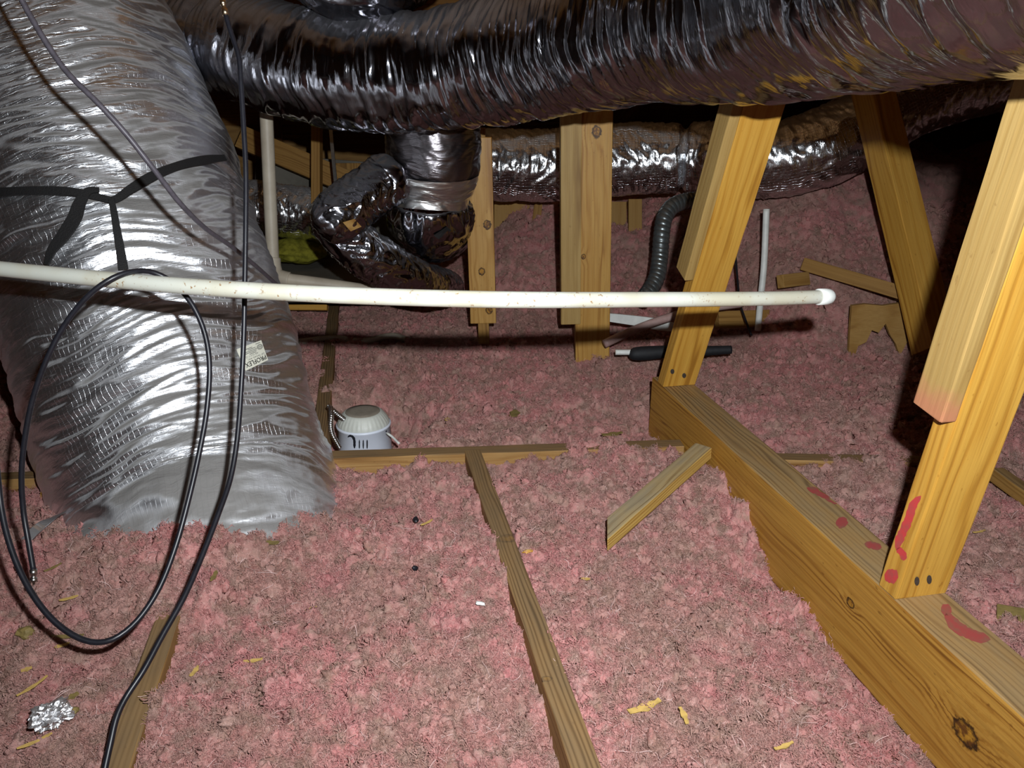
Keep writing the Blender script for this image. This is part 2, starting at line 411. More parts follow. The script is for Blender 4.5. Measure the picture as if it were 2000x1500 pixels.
def pvc_mat():
    m, nt, b = newmat('pvc_cream'); tc = N_(nt, 'ShaderNodeTexCoord').outputs['Object']
    a = noise(nt, tc, 9, 3); c = mixc(nt, mrange(nt, a.outputs[0], .4, .7), (0.60, 0.61, 0.54), (0.55, 0.52, 0.40))
    sp = noise(nt, tc, 150, 3, .6); zone = noise(nt, tc, 5, 2)
    c = mixc(nt, mth(nt, 'MULTIPLY', mrange(nt, sp.outputs[0], .60, .70), mrange(nt, zone.outputs[0], .42, .6)), c, (0.30, 0.17, 0.07))
    nt.links.new(c, b.inputs['Base Color']); b.inputs['Roughness'].default_value = .35
    return m
M['pvc'] = pvc_mat()
M['pvc_old'] = plain('pvc_dusty', (0.52, 0.46, 0.36), 0.5, nscale=9, col2=(0.40, 0.34, 0.26))
M['pvc_mauve'] = plain('pvc_mauve', (0.50, 0.36, 0.33), 0.5, nscale=12, col2=(0.36, 0.22, 0.2))
M['white'] = plain('white_plastic', (0.80, 0.82, 0.78), 0.45, nscale=30, namt=0.15)
M['black'] = plain('black_rubber', (0.012, 0.012, 0.017), 0.38, nscale=90, namt=0.3)
M['greycable'] = plain('grey_cable', (0.085, 0.075, 0.09), 0.45, nscale=90, namt=0.3)
M['strap'] = plain('black_webbing', (0.009, 0.0085, 0.009), 0.7, nscale=400, namt=0.5, bmp=0.5)
M['foam'] = plain('black_foam', (0.010, 0.011, 0.014), 0.7, nscale=60, namt=0.4, bmp=0.3)
M['brass'] = plain('connector_metal', (0.80, 0.62, 0.42), 0.3, 1.0, nscale=50)
M['steel'] = plain('connector_steel', (0.62, 0.62, 0.60), 0.3, 1.0, nscale=50)
M['conduit'] = plain('flex_conduit_grey', (0.20, 0.225, 0.23), 0.33, 0.75, nscale=25, namt=0.3)
M['bx'] = plain('armoured_cable', (0.70, 0.70, 0.70), 0.25, 1.0, nscale=60, namt=0.3)
M['can'] = plain('white_enamel', (0.75, 0.80, 0.90), 0.35, nscale=12, namt=0.06)
M['canlid'] = plain('white_enamel_dusty', (0.62, 0.64, 0.58), 0.45, nscale=20, namt=0.15)
M['candust'] = plain('lid_dust', (0.27, 0.235, 0.185), 0.9, nscale=40, namt=0.2)
M['slot'] = plain('slot_dark', (0.008, 0.008, 0.014), 0.6)
M['sticker'] = plain('sticker_cream', (0.80, 0.80, 0.68), 0.5, nscale=30, namt=0.06)
M['ink'] = plain('ink_black', (0.012, 0.012, 0.012), 0.6)
M['inkgrey'] = plain('ink_grey', (0.16, 0.16, 0.15), 0.6)
M['red_dull'] = plain('red_paint_worn', (0.33, 0.055, 0.05), 0.7, nscale=60, col2=(0.24, 0.09, 0.06))
M['red'] = plain('red_paint', (0.55, 0.05, 0.05), 0.6, nscale=70, col2=(0.40, 0.07, 0.06))
M['chip'] = plain('wood_chip', (0.66, 0.44, 0.13), 0.6, nscale=80, namt=0.3)
M['chipdark'] = plain('wood_chip_dark', (0.26, 0.19, 0.06), 0.7, nscale=80, namt=0.3)
M['crumple'] = foil('foil_crumpled', (0.84, 0.84, 0.86), 0.2, dust_amt=0.15, wr=0.4, wr_scale=(60, 30))
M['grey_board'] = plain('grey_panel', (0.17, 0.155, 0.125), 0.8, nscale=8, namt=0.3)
M['yellow_batt'] = plain('yellow_batt', (0.26, 0.245, 0.03), 0.95, spec=0.1, nscale=40, namt=0.5, bmp=1.0)
M['knot'] = plain('timber_knot', (0.30, 0.135, 0.02), 0.55, nscale=120, col2=(0.10, 0.04, 0.008), bmp=0.6)
M['stain'] = plain('rust_stain', (0.30, 0.13, 0.04), 0.8, nscale=300, namt=0.4)
M['nail'] = plain('nail_steel', (0.16, 0.15, 0.14), 0.5, 0.8, nscale=200)

# ------------------------------------------------------------------ insulation surface
BX0, BX1, BTOP = 0.745, 0.833, 0.09            # truss bottom chord
bpY = np.array([0.0, 0.712, 0.815, 0.956, 1.025, 1.118, 1.179, 1.202, 1.266, 1.346, 1.372, 1.50, 1.649, 1.787, 1.9, 2.2])
bpZ = np.array([-.11, -.117, -.112, -.095, -.072, -.118, -.087, -.057, -.019, -.016, .010, -.03, -.082, -.08, -.04, -.02])
CANP = PZ(710, 858, -0.07)
def ground(X, Y):
    X = np.asarray(X, float); Y = np.asarray(Y, float)
    d = X * math.sin(YAW) + Y * math.cos(YAW)
    h = -0.022 + 0.022 * perlin(X * 2.7, Y * 2.7, 3.1) + 0.012 * perlin(X * 7, Y * 7, 8.2)
    prof = np.interp(Y, bpY, bpZ)
    wb = sst(BX0 - 0.22, BX0 - 0.015, X) * (1 - sst(BX0 + 0.01, BX0 + 0.03, X)) * (1 - sst(1.85, 2.05, Y))
    h = h * (1 - wb) + prof * wb
    # left flank of the middle joist sits a little lower near the camera
    h = h - 0.028 * sst(0.05, 0.20, X) * (1 - sst(0.21, 0.235, X)) * (1 - sst(0.95, 1.2, Y))
    # in front of the cross joist
    yc = 1.66 - 0.20 * (X - 0.2)
    h = h - 0.024 * np.exp(-((Y - (yc - 0.07)) / 0.06) ** 2) * (1 - sst(0.33, 0.5, X)) * sst(-.3, -.1, X)
    h = h + 0.028 * np.exp(-((Y - yc) / 0.09) ** 2) * sst(0.45, 0.6, X) * (1 - sst(0.70, 0.74, X))
    # hollow round the recessed light
    rc = np.hypot(X - CANP[0], Y - CANP[1])
    h = h - 0.10 * (1 - sst(0.09, 0.24, rc)) 
    # left joist buried beyond Y=1.09
    h = h + 0.035 * np.exp(-(((X + 0.35) / 0.12) ** 2 + ((Y - 1.22) / 0.13) ** 2))
    # duct foot swell
    h = h + 0.05 * np.exp(-(((X + 0.40) / 0.33) ** 2 + ((Y - 1.33) / 0.10) ** 2))
    # rising banks towards the eave
    cz = d
    lx = (X * math.cos(YAW) - Y * math.sin(YAW)) / np.maximum(d, 0.3)     # lateral slope, ~pixel column
    right = sst(0.18, 0.40, lx); mid = sst(-0.1, 0.0, lx)
    start = 3.05 - 0.30 * mid - 0.42 * right
    slope = 0.25 + 0.25 * mid + 0.07 * right
    t = np.maximum(cz - start, 0)
    rise = slope * t * sst(0, 0.25, t)
    cap = 0.22 + 0.12 * mid + 0.10 * right
    rise = np.where(rise > cap, cap + (rise - cap) * 0.12, rise)
    h = h + rise * (1 + 0.35 * perlin(X * 3.3, Y * 3.3, 5.5))
    return h
def fluff(X, Y, r):
    # lumps: rounded clumps of several sizes with dark creases between
    wx = X + 0.02 * perlin(X * 22, Y * 22, 1.7); wy = Y + 0.02 * perlin(X * 22, Y * 22, 4.9)
    f1, v1 = worley(wx / 0.060, wy / 0.060)
    f2, v2 = worley(wx / 0.026 + 31, wy / 0.026 + 17)
    f3, v3 = worley(wx / 0.0115 + 5, wy / 0.0115 + 77)
    m = 0.5 + 0.5 * np.clip(perlin(X * 5, Y * 5, 9.3) * 2, -1, 1)
    big = (1 - f1 ** 2) * (0.4 + 1.0 * v1)
    f4, v4 = worley(wx / 0.0062 + 9, wy / 0.0062 + 3)
    h = 0.021 * big * (0.4 + m) + 0.012 * (1 - 1.1 * f2 ** 2) * (0.3 + 1.2 * v2) + 0.0065 * (1 - f3 ** 2) * (0.2 + 1.2 * v3) + 0.0028 * (1 - f4 ** 2) * (.2 + v4)
    h = h + 0.0028 * perlin(X * 190, Y * 190, 2.2) + 0.004 * perlin(X * 80, Y * 80, 6.6)
    return h - 0.023
NA, NR = 800, 720
head = YAW
az = np.concatenate([np.linspace(head - math.pi, head - 1.7, 40, endpoint=False), np.linspace(head - 1.7, head - 0.8, 150, endpoint=False), np.linspace(head - 0.8, head + 0.8, NA, endpoint=False),
                     np.linspace(head + 0.8, head + 1.7, 150, endpoint=False), np.linspace(head + 1.7, head + math.pi, 40, endpoint=False)])
rr = np.concatenate([np.linspace(0.04, 0.45, 14, endpoint=False), np.exp(np.linspace(math.log(0.45), math.log(3.6), NR)), np.linspace(3.6, 5.2, 40)[1:]])
RR, AZ = np.meshgrid(rr, az, indexing='ij')
GX = RR * np.sin(AZ); GY = RR * np.cos(AZ)
def bare(X, Y, grow=0.0):
    # where the tops of the joists lie clear of the insulation
    e = 0.004 * perlin(X * 60, Y * 60, 3.0) + grow
    a = (np.abs(X - 0.235) < 0.0185 + e) & (Y < 1.665)
    b = (np.abs(X + 0.345) < 0.0185 + e) & (Y < 1.085 + 4 * e)
    yj = 1.681 - 0.12 * X
    c = (np.abs(Y - yj) < 0.021 + e) & (X > -0.2) & (X < 0.44 + 0.10 * perlin(X * 25, Y * 25, 1.0) + 8 * e)
    d = (np.abs(X + 0.125) < 0.0185 + e) & (Y > 1.7) & (Y < 2.05 + 0.0 * e) | ((np.abs(X + 0.110) < 0.017 + e) & (Y > 2.15) & (Y < 2.42)) | ((np.abs(X + 0.108) < 0.017 + e) & (Y > 2.72) & (Y < 3.2))
    return a | b | c | d
rmax = np.minimum(np.where(np.sin(az) > 0, 4.19 / np.maximum(np.sin(az), 1e-6), 3.39 / np.maximum(-np.sin(az), 1e-6)), np.where(np.cos(az) > 0, 4.49 / np.maximum(np.cos(az), 1e-6), 2.59 / np.maximum(-np.cos(az), 1e-6)))
RR = np.minimum(RR, rmax[None, :]); GX = RR * np.sin(AZ); GY = RR * np.cos(AZ)
H0 = ground(GX, GY); H = H0 + fluff(GX, GY, RR)
H = np.where(bare(GX, GY), np.minimum(H, -0.03), H)
gv = np.stack([GX, GY, H], -1).reshape(-1, 3)
ins = mesh('blown_insulation', gv, gridfaces(len(rr), len(az), True), M['fluff'])
tag(ins, 'lumpy pink blown fibreglass insulation covering the whole attic floor', 'insulation', kind='stuff')
def gz(x, y): return float(ground(np.array([x]), np.array([y]))[0])

def chunk_source(i):
    bm = bmesh.new(); bmesh.ops.create_icosphere(bm, subdivisions=3, radius=1)
    V = np.array([v.co[:] for v in bm.verts])
    o = i * 13.7
    r = 0.72 + 0.55 * np.abs(perlin(V[:, 0] * 1.5 + o, V[:, 1] * 1.5, V[:, 2] * 1.5)) * 1.3 + 0.28 * perlin(V[:, 0] * 4 + o, V[:, 1] * 4, V[:, 2] * 4) + 0.1 * perlin(V[:, 0] * 9 + o, V[:, 1] * 9, V[:, 2] * 9)
    sc = np.array([1.0, rng.uniform(.55, .9), rng.uniform(.4, .65)])
    for v, k in zip(bm.verts, r): v.co = Vector(np.array(v.co) * k * sc)
    me = bpy.data.meshes.new('tuft'); bm.to_mesh(me); bm.free()
    me.polygons.foreach_set('use_smooth', np.ones(len(me.polygons), bool)); me.materials.append(M['fluff'])
    return bpy.data.objects.new('tuft', me)
def strand_source(i):
    V = []; Fc = []
    for k in range(3):
        n = 9; p = rng.normal(0, .25, 3) * (1, 1, .3); d = rng.normal(size=3) * (1, 1, .35); d /= np.linalg.norm(d)
        cur = rng.normal(size=3) * .5; pts = []
        for j in range(n):
            pts.append(p.copy()); d = d + cur * .28 + rng.normal(0, .12, 3); d /= np.linalg.norm(d); p = p + d * .22
        vv, ff, _, _, _ = sweep(np.array(pts), 0.022, n, 3)
        b = sum(len(x) for x in V); V.append(vv); Fc += (ff + b).tolist()
    V = np.concatenate(V)
    me = bpy.data.meshes.new('strand'); me.from_pydata(V.tolist(), [], Fc); me.materials.append(M['fibre'])
    return bpy.data.objects.new('strand', me)
def fuzz_source(i):
    V = []; Fc = []; b = 0
    for k in range(34):
        n = 7; p = rng.normal(size=3); p = p / np.linalg.norm(p) * rng.random() ** .5 * .75 * np.array([1, 1, .6])
        d = rng.normal(size=3); d /= np.linalg.norm(d); cur = rng.normal(size=3) * .9; pts = []
        for j in range(n):
            pts.append(p.copy()); d = d + np.cross(cur, d) * .5 + rng.normal(0, .12, 3); d /= np.linalg.norm(d); p = p + d * .17
        vv, ff, _, _, _ = sweep(np.array(pts), rng.uniform(.028, .06), n, 3)
        V.append(vv); Fc += (ff + b).tolist(); b += len(vv)
    me = bpy.data.meshes.new('fuzz'); me.from_pydata(np.concatenate(V).tolist(), [], Fc); me.materials.append(M['fluff'])
    return bpy.data.objects.new('fuzz', me)
M['fibre'] = plain('fibre_pale', (0.88, 0.62, 0.58), 0.7, nscale=30, namt=0.3)
src = bpy.data.collections.new('tuft_sources'); src2 = bpy.data.collections.new('strand_sources')
for i in range(8): src.objects.link(chunk_source(i))
for i in range(8): src2.objects.link(strand_source(i))
src3 = bpy.data.collections.new('fuzz_sources')
for i in range(10): src3.objects.link(fuzz_source(i))
def scatter(name, coll, n, smin, smax, r0, r1, tilt, lift, nvar, p=1.0):
    u = rng.random(n); r = r0 * (r1 / r0) ** (u ** p); a = head + rng.uniform(-.95, .95, n)
    X = r * np.sin(a); Y = r * np.cos(a); ok = ~bare(X, Y, 0.004); X = X[ok]; Y = Y[ok]; r = r[ok]; n = len(X)
    Z = ground(X, Y) + fluff(X, Y, r) + lift
    me = bpy.data.meshes.new(name); me.from_pydata(np.stack([X, Y, Z], 1).tolist(), [], [])
    def attr(nm, t, arr, key):
        at = me.attributes.new(nm, t, 'POINT'); at.data.foreach_set(key, np.ascontiguousarray(arr, np.int32 if t == 'INT' else np.float32).ravel())
    rot = np.stack([rng.normal(0, tilt, n), rng.normal(0, tilt, n), rng.uniform(0, 6.28, n)], 1)
    s = smin + (smax - smin) * rng.random(n) ** 2.6
    attr('rot', 'FLOAT_VECTOR', rot, 'vector'); attr('scl', 'FLOAT', s, 'value'); attr('idx', 'INT', rng.integers(0, nvar, n), 'value')
    o = bpy.data.objects.new(name, me); COL.objects.link(o); o.parent = ins; o['kind'] = 'stuff'
    ng = bpy.data.node_groups.new(name, 'GeometryNodeTree')
    ng.interface.new_socket('Geometry', in_out='INPUT', socket_type='NodeSocketGeometry'); ng.interface.new_socket('Geometry', in_out='OUTPUT', socket_type='NodeSocketGeometry')
    gi = ng.nodes.new('NodeGroupInput'); go = ng.nodes.new('NodeGroupOutput')
    iop = ng.nodes.new('GeometryNodeInstanceOnPoints'); ci = ng.nodes.new('GeometryNodeCollectionInfo')
    ci.inputs['Collection'].default_value = coll; ci.inputs['Separate Children'].default_value = True; ci.inputs['Reset Children'].default_value = True
    def na(nm, t):
        x = ng.nodes.new('GeometryNodeInputNamedAttribute'); x.data_type = t; x.inputs[0].default_value = nm
        return [q for q in x.outputs if q.enabled and q.name == 'Attribute'][0]
    ng.links.new(gi.outputs[0], iop.inputs['Points']); ng.links.new(ci.outputs[0], iop.inputs['Instance'])
    iop.inputs['Pick Instance'].default_value = True
    ng.links.new(na('idx', 'INT'), iop.inputs['Instance Index']); ng.links.new(na('rot', 'FLOAT_VECTOR'), iop.inputs['Rotation']); ng.links.new(na('scl', 'FLOAT'), iop.inputs['Scale'])
    ng.links.new(iop.outputs[0], go.inputs[0])
    md = o.modifiers.new('scatter', 'NODES'); md.node_group = ng
    return o
scatter('insulation_tufts', src, 34000, 0.003, 0.017, 0.5, 3.6, 1.3, -0.001, 8, 0.95)
scatter('insulation_fuzz', src3, 70000, 0.006, 0.015, 0.5, 3.6, 1.3, 0.002, 10, 0.95)
scatter('insulation_tufts', src, 16000, 0.005, 0.020, 2.1, 3.6, 1.3, -0.001, 8, 0.9)
scatter('insulation_fuzz', src3, 26000, 0.007, 0.018, 2.1, 3.6, 1.3, 0.002, 10, 0.9)
scatter('insulation_fibres', src2, 9000, 0.005, 0.015, 0.5, 3.0, 0.5, 0.003, 8, 0.9)

# ------------------------------------------------------------------ setting
def quad(name, P, mat, thick=0.02, nrm=(0, 0, -1)):
    o = prism(name, P, nrm, thick, mat); tag(o, kind='structure'); return o
quad('floor', [(-3.4, -2.6, -.13), (4.2, -2.6, -.13), (4.2, 4.6, -.13), (-3.4, 4.6, -.13)], M['grey_board'])
def roofz(y): return 2.9 - 0.5 * y
quad('ceiling', [(-3.4, -2.6, roofz(-2.6)), (4.2, -2.6, roofz(-2.6)), (4.2, 4.6, roofz(4.6)), (-3.4, 4.6, roofz(4.6))], M['deck'], 0.02, (0, 0, 1))
quad('wall_back', [(-3.4, 4.5, -.13), (4.2, 4.5, -.13), (4.2, 4.5, .66), (-3.4, 4.5, .66)], M['dim'], 0.02, (0, 1, 0))
quad('wall_left', [(-3.4, -2.6, -.13), (-3.4, 4.5, -.13), (-3.4, 4.5, .66), (-3.4, -2.6, 4.2)], M['deck'], 0.02, (-1, 0, 0))
quad('wall_right', [(4.2, -2.6, -.13), (4.2, 4.5, -.13), (4.2, 4.5, .66), (4.2, -2.6, 4.2)], M['deck'], 0.02, (1, 0, 0))
quad('wall_front', [(-3.4, -2.6, -.13), (4.2, -2.6, -.13), (4.2, -2.6, 4.2), (-3.4, -2.6, 4.2)], M['deck'], 0.02, (0, -1, 0))
for i in range(9):
    x = -2.2 + 0.61 * i
    b = board('rafter', (x, -2.4, roofz(-2.4) - .075), (x, 4.4, roofz(4.4) - .075), (1, 0, 0), 0.038, 0.14, M['deck'], nseg=1)
    tag(b, 'brown sloping rafter under the roof deck high above the ducts', 'rafter', 'rafters under the roof deck')

# ------------------------------------------------------------------ casting helpers (lay marks and straps on real surfaces)
def world_np(o):
    Mx = o.matrix_local.copy() if o.parent is None else None
    m = o.matrix_basis.copy(); p = o.parent
    while p is not None:
        m = p.matrix_basis @ m; p = p.parent
    return m
def bvh_of(o):
    m = world_np(o); me = o.data
    return BVHTree.FromPolygons([m @ v.co for v in me.vertices], [tuple(p.vertices) for p in me.polygons])
def bvh_raw(V, Fc): return BVHTree.FromPolygons([Vector(v) for v in V], [tuple(f) for f in Fc])
def cast(px, py, bv, off=0.0):
    r = Vector(ray(px, py)); L = r.length
    hit = bv.ray_cast(Vector(CC), r.normalized(), 20)
    if hit[0] is None: return None
    n = hit[1]
    if n.dot(r) > 0: n = -n
    return np.array(hit[0] + n * off), np.array(n)
def PP(px, py, pt, nrm):
    r = ray(px, py); return CC + r * ((np.asarray(pt) - CC) @ nrm) / (r @ nrm)
def PG(px, py, lift=0.0):
    r = ray(px, py); t = 0.6
    for _ in range(900):
        p = CC + r * t
        if p[2] <= gz(p[0], p[1]): break
        t += 0.005
    p = CC + r * t
    o = np.array([0, .004, -.004, .008, -.008, 0, 0, 0, 0]); q = np.array([0, 0, 0, 0, 0, .004, -.004, .008, -.008])
    p[2] = float(np.max(ground(p[0] + o, p[1] + q) + fluff(p[0] + o, p[1] + q, 0))) + lift; return p
NH = np.array([math.sin(YAW), math.cos(YAW), 0.0])          # horizontal view heading
ROW = {}
def ribbon(name, pts, nrms, width, thick, mat, parent=None, origin=None, wfun=None, n=None):
    """flat band through world points with given surface normals"""
    n = n or max(12, 6 * len(pts))
    Q, s = catmull(np.concatenate([np.asarray(pts, float), np.asarray(nrms, float)], 1), n)
    P = Q[:, :3]; Nn = Q[:, 3:]; Nn /= np.linalg.norm(Nn, axis=1)[:, None]
    T = np.gradient(P, axis=0); T /= np.linalg.norm(T, axis=1)[:, None]
    S = np.cross(T, Nn); S /= np.linalg.norm(S, axis=1)[:, None]
    W = np.full(n, width) if wfun is None else width * wfun(np.linspace(0, 1, n))
    W = W[:, None] / 2
    ring = [P + S * W - Nn * thick / 2, P + S * W * .9 + Nn * thick / 2, P - S * W * .9 + Nn * thick / 2, P - S * W - Nn * thick / 2]
    V = np.stack(ring, 1).reshape(-1, 3); f = gridfaces(n, 4, True).tolist()
    f += [[0, 1, 2, 3], [4 * n - 1, 4 * n - 2, 4 * n - 3, 4 * n - 4]]
    return mesh(name, V, f, mat, parent, False, None, origin)
def decal(name, polypx, bv, off, mat, parent=None, origin=None, n=None):
    """thin patch: polygon in view, each vertex set on the surface just proud of it"""
    V = []; ns = []
    for q in polypx:
        h = cast(q[0], q[1], bv, off)
        if h is None: continue
        V.append(h[0]); ns.append(h[1])
    if len(V) < 3: return None
    c = np.mean(V, 0); V = np.array(V + [c]); k = len(V) - 1
    f = [[i, (i + 1) % k, k] for i in range(k)]
    return mesh(name, V, f, mat, parent, False, None, origin)
def strokepx(pts, w0, w1=None):
    """outline polygon strips for a painted stroke: returns list of quads in pixels"""
    Q, _ = catmull(np.concatenate([np.asarray(pts, float), np.zeros((len(pts), 1))], 1), max(6, 5 * len(pts)))
    P = Q[:, :2]; T = np.gradient(P, axis=0); T /= np.linalg.norm(T, axis=1)[:, None]; Nn = np.stack([-T[:, 1], T[:, 0]], 1)
    w1 = w1 or w0; tt = np.linspace(0, 1, len(P))[:, None]; W = np.linspace(w0, w1, len(P))[:, None] * np.clip(np.minimum(tt, 1 - tt) * 5, 0, 1) ** .5 * (1 + .25 * (rng.random((len(P), 1)) - .5)) / 2
    return P + Nn * W, P - Nn * W
def stroke(name, pts, w0, bv, off, mat, parent, w1=None):
    A, B = strokepx(pts, w0, w1); V = []; ok = True
    for a, b in zip(A, B):
        for k in np.linspace(0, 1, 4):
            h = cast(*(a * (1 - k) + b * k), bv, off)
            if h is None: ok = False; h = (V[-1] if V else None,)
            if h[0] is not None: V.append(h[0])
    n = len(V) // 4
    if n < 2: return None
    return mesh(name, np.array(V[:n * 4]), gridfaces(n, 4, False), mat, parent, False)

# ------------------------------------------------------------------ framing timber
DJ = 0.0889
def joist(name, P0, P1, mat, label, w=0.038, group=None):
    P0 = np.array(P0, float); P1 = np.array(P1, float)
    o = board(name, P0 - (0, 0, DJ / 2), P1 - (0, 0, DJ / 2), (0, 0, 1), DJ, w, mat, nseg=16, jag=0.0012)
    return tag(o, label, 'joist', group)
joist('ceiling_joist', (0.236, 0.12, 0.006), (0.232, 1.640, 0.006), M['joist_knot'], 'weathered joist running through the middle of the pink insulation, nearly buried')
joist('ceiling_joist', (-0.345, 0.12, 0.004), (-0.345, 1.16, 0.0), M['joist'], 'short exposed stretch of joist at the bottom left, crossed by the black cable')
joist('ceiling_joist', (-0.127, 1.73, 0.004), (-0.112, 3.3, 0.004), M['joist'], 'grey joist running back behind the white recessed light, mostly under insulation')
joist('cross_joist', (-0.20, 1.705, 0.0), (0.742, 1.592, 0.0), M['joist'], 'cross joist in front of the white recessed light, with a yellow front edge', w=0.042)
joist('cross_joist', (0.840, 1.50, 0.0), (1.40, 1.36, 0.0), M['joist'], 'cross joist to the right of the big beam, its thin yellow edge just showing')
joist('cross_joist', PZ(-120, 935, 0.0), PZ(105, 925, 0.0), M['joist'], 'cross joist behind the left duct, only a yellow edge visible at the left')

bm_len0, bm_len1 = 0.05, 1.82
KN1 = PX(1885, 1432, BX0); KN2 = PX(1661, 1178, BX0)
beam = board('beam', ((BX0 + BX1) / 2, bm_len0, BTOP - .0915), ((BX0 + BX1) / 2, bm_len1, BTOP - .0915), (0, 0, 1), 0.183, BX1 - BX0,
             wood('beam_fir', (0.47, 0.245, 0.045), (0.37, 0.17, 0.026), (0.12, 0.04, 0.006), dust=(0.30, 0.215, 0.115), dust_amt=0.85, ring=7.0,
                  knots=[(KN1[1] - .935, KN1[2] + .0015, -.044, 0.021), (KN2[1] - .935, KN2[2] + .0015, -.044, 0.0095)], center=(0, -0.16, 0.22), rough=0.5), nseg=20, jag=0.0012, bev=0.004)
tag(beam, 'big golden timber beam running from the bottom right corner, carrying two upright struts', 'beam')
bvb = bvh_of(beam)
def on_beam(o):       # world-space mesh -> child of the rotated beam
    Mi = world_np(beam).inverted()
    for v in o.data.vertices: v.co = Mi @ v.co
    o.parent = beam
    return o
for pts, ww in ([(1575, 953), (1600, 962), (1640, 985)], 13), ([(1638, 1012), (1650, 1030)], 22), ([(1688, 1062), (1722, 1070)], 14), ([(1838, 1195), (1858, 1188)], 22), ([(1845, 1195), (1868, 1224), (1905, 1243), (1935, 1250)], 22):
    o = stroke('paint_mark', pts, ww, bvb, 0.0006, M['red_dull'], None)
    if o: on_beam(o)['label'] = 'red paint smear'

def web(name, b_px, t_px, X1, z_base, z_top, label, sis=None, mat=None, W=0.088, T=0.038, smat=None, sd=0.065):
    e0 = PX(*b_px, X1); e1 = PX(*t_px, X1)
    d = e1 - e0; d /= np.linalg.norm(d)
    fr = np.array([0, -d[2], d[1]]); fr = fr if fr[1] < 0 else -fr; fr /= np.linalg.norm(fr)     # front normal
    ax = e0 + np.array([-W / 2, 0, 0]) - fr * T / 2
    lean = d[1] / d[2]
    P0 = ax + d * ((z_base - ax[2]) / d[2]); P1 = ax + d * ((z_top - ax[2]) / d[2])
    root = empty(name, (P0[0], P0[1], z_base))
    tv = np.cross(d, np.array([1.0, 0, 0]))                      # local z of board()
    k = -(tv[2] / d[2])
    bd = board('web_board', P0, P1, (1, 0, 0), W, T, mat or M['post'], root, nseg=14, ends=[(0, 2, k)])
    sb = None
    if sis:
        A = PP(*sis[0], e0, fr); xr = X1 - W - 0.0005; w2 = xr - A[0]
        bk = PX(*sis[1], A[0]); sd = min(max(float((A - bk) @ fr), 0.05), 0.089)
        low = np.array([A[0] + w2 / 2, A[1], A[2]]) - fr * sd / 2
        top = low + d * ((sis[2] - low[2]) / d[2])
        low = low + d * 0.0
        sb = board('stiffener', low, top, (1, 0, 0), w2, sd - .001, smat or M['sister'], root, nseg=10)
    tag(root, label, 'strut')
    return root, bd, sb
st1, st1b, st1s = web('truss_strut', (1360, 745), (1535, 205), BX1, BTOP, 0.83, 'golden strut with a stiffener, standing on the far end of the big beam', sis=((1337, 549), (1316, 538), 0.815))
st2, st2b, st2s = web('truss_strut', (1854, 1144), (1999, 773), BX1, BTOP, 0.93, 'nearest golden strut at the right edge, marked with red paint at its foot', sis=((1837, 827), (1779, 793), 0.92))
def rubbed(o):
    m = M['sister'].copy(); m.name = 'pine_pale_rubbed'; nt = m.node_tree; b = nt.nodes['Principled BSDF']
    xmin = min(v.co.x for v in o.data.vertices)
    src_ = b.inputs['Base Color'].links[0].from_socket
    tcx = N_(nt, 'ShaderNodeSeparateXYZ'); nt.links.new(N_(nt, 'ShaderNodeTexCoord').outputs['Object'], tcx.inputs[0])
    nn = noise(nt, N_(nt, 'ShaderNodeTexCoord').outputs['Object'], 30, 3)
    f = mrange(nt, mth(nt, 'ADD', tcx.outputs[0], mth(nt, 'MULTIPLY', nn.outputs[0], 0.05)), xmin + 0.035, xmin + 0.075, 0.75, 0.0)
    nt.links.new(mixc(nt, f, src_, (0.46, 0.17, 0.10)), b.inputs['Base Color']); o.data.materials[0] = m
rubbed(st2s)
bvp = bvh_of(st2b)
def add_marks(bv, par, items):
    for nm, pts, ww, mt, lab in items:
        o = stroke(nm, pts, ww, bv, 0.0006, mt, par)
        if o and lab: o['label'] = lab
add_marks(bvp, st2, [('paint_mark', [(1800, 968), (1785, 985), (1775, 1015), (1757, 1055), (1752, 1075)], 17, M['red'], 'red curved paint stroke'),
                     ('paint_mark', [(1752, 1070), (1764, 1082), (1766, 1095)], 13, M['red'], 'red curved paint stroke'),
                     ('paint_mark', [(1728, 1122), (1755, 1128)], 26, M['red'], 'red paint dab')])
for q in [(1790, 1134), (1814, 1131)]:
    o = decal('nail_head', [(q[0] + 5 * math.cos(a), q[1] + 9 * math.sin(a)) for a in np.linspace(0, 6.28, 10, endpoint=False)], bvp, 0.0012, M['nail'], st2)
bv1 = bvh_of(st1b)
for q in [(1313, 725), (1336, 733)]:
    decal('nail_head', [(q[0] + 4 * math.cos(a), q[1] + 5 * math.sin(a)) for a in np.linspace(0, 6.28, 10, endpoint=False)], bv1, 0.0012, M['nail'], st1)

# posts behind the white pipe
def facing_board(name, b_px, t_px, wpx, d, T, mat, parent, back=0.0):
    pt = PD(b_px[0], b_px[1], d) + NH * back
    P0 = PP(*b_px, pt, NH); P1 = PP(*t_px, pt, NH)
    W = wpx * d / F
    return board(name, P0 + NH * T / 2, P1 + NH * T / 2, rt, W, T, mat, parent, nseg=10)
pm = empty('post', PD(1156, 700, 2.52))
facing_board('post_board', (1157, 715), (1161, 120), 66, 2.52, 0.045, M['post_knot'], pm)
facing_board('stiffener', (1115, 634), (1116, 160), 38, 2.46, 0.058, M['sister'], pm)
tag(pm, 'knotty upright post with a narrow stiffener, behind the middle of the white pipe', 'post')
pn = empty('post', PD(945, 665, 2.60))
facing_board('post_board', (945, 672), (936, 250), 21, 2.60, 0.038, M['dim'], pn)
facing_board('stiffener', (944, 632), (933, 268), 50, 2.56, 0.040, M['rough_board'], pn)
tag(pn, 'slim rough upright board behind the white pipe, beside the foil elbow', 'post')
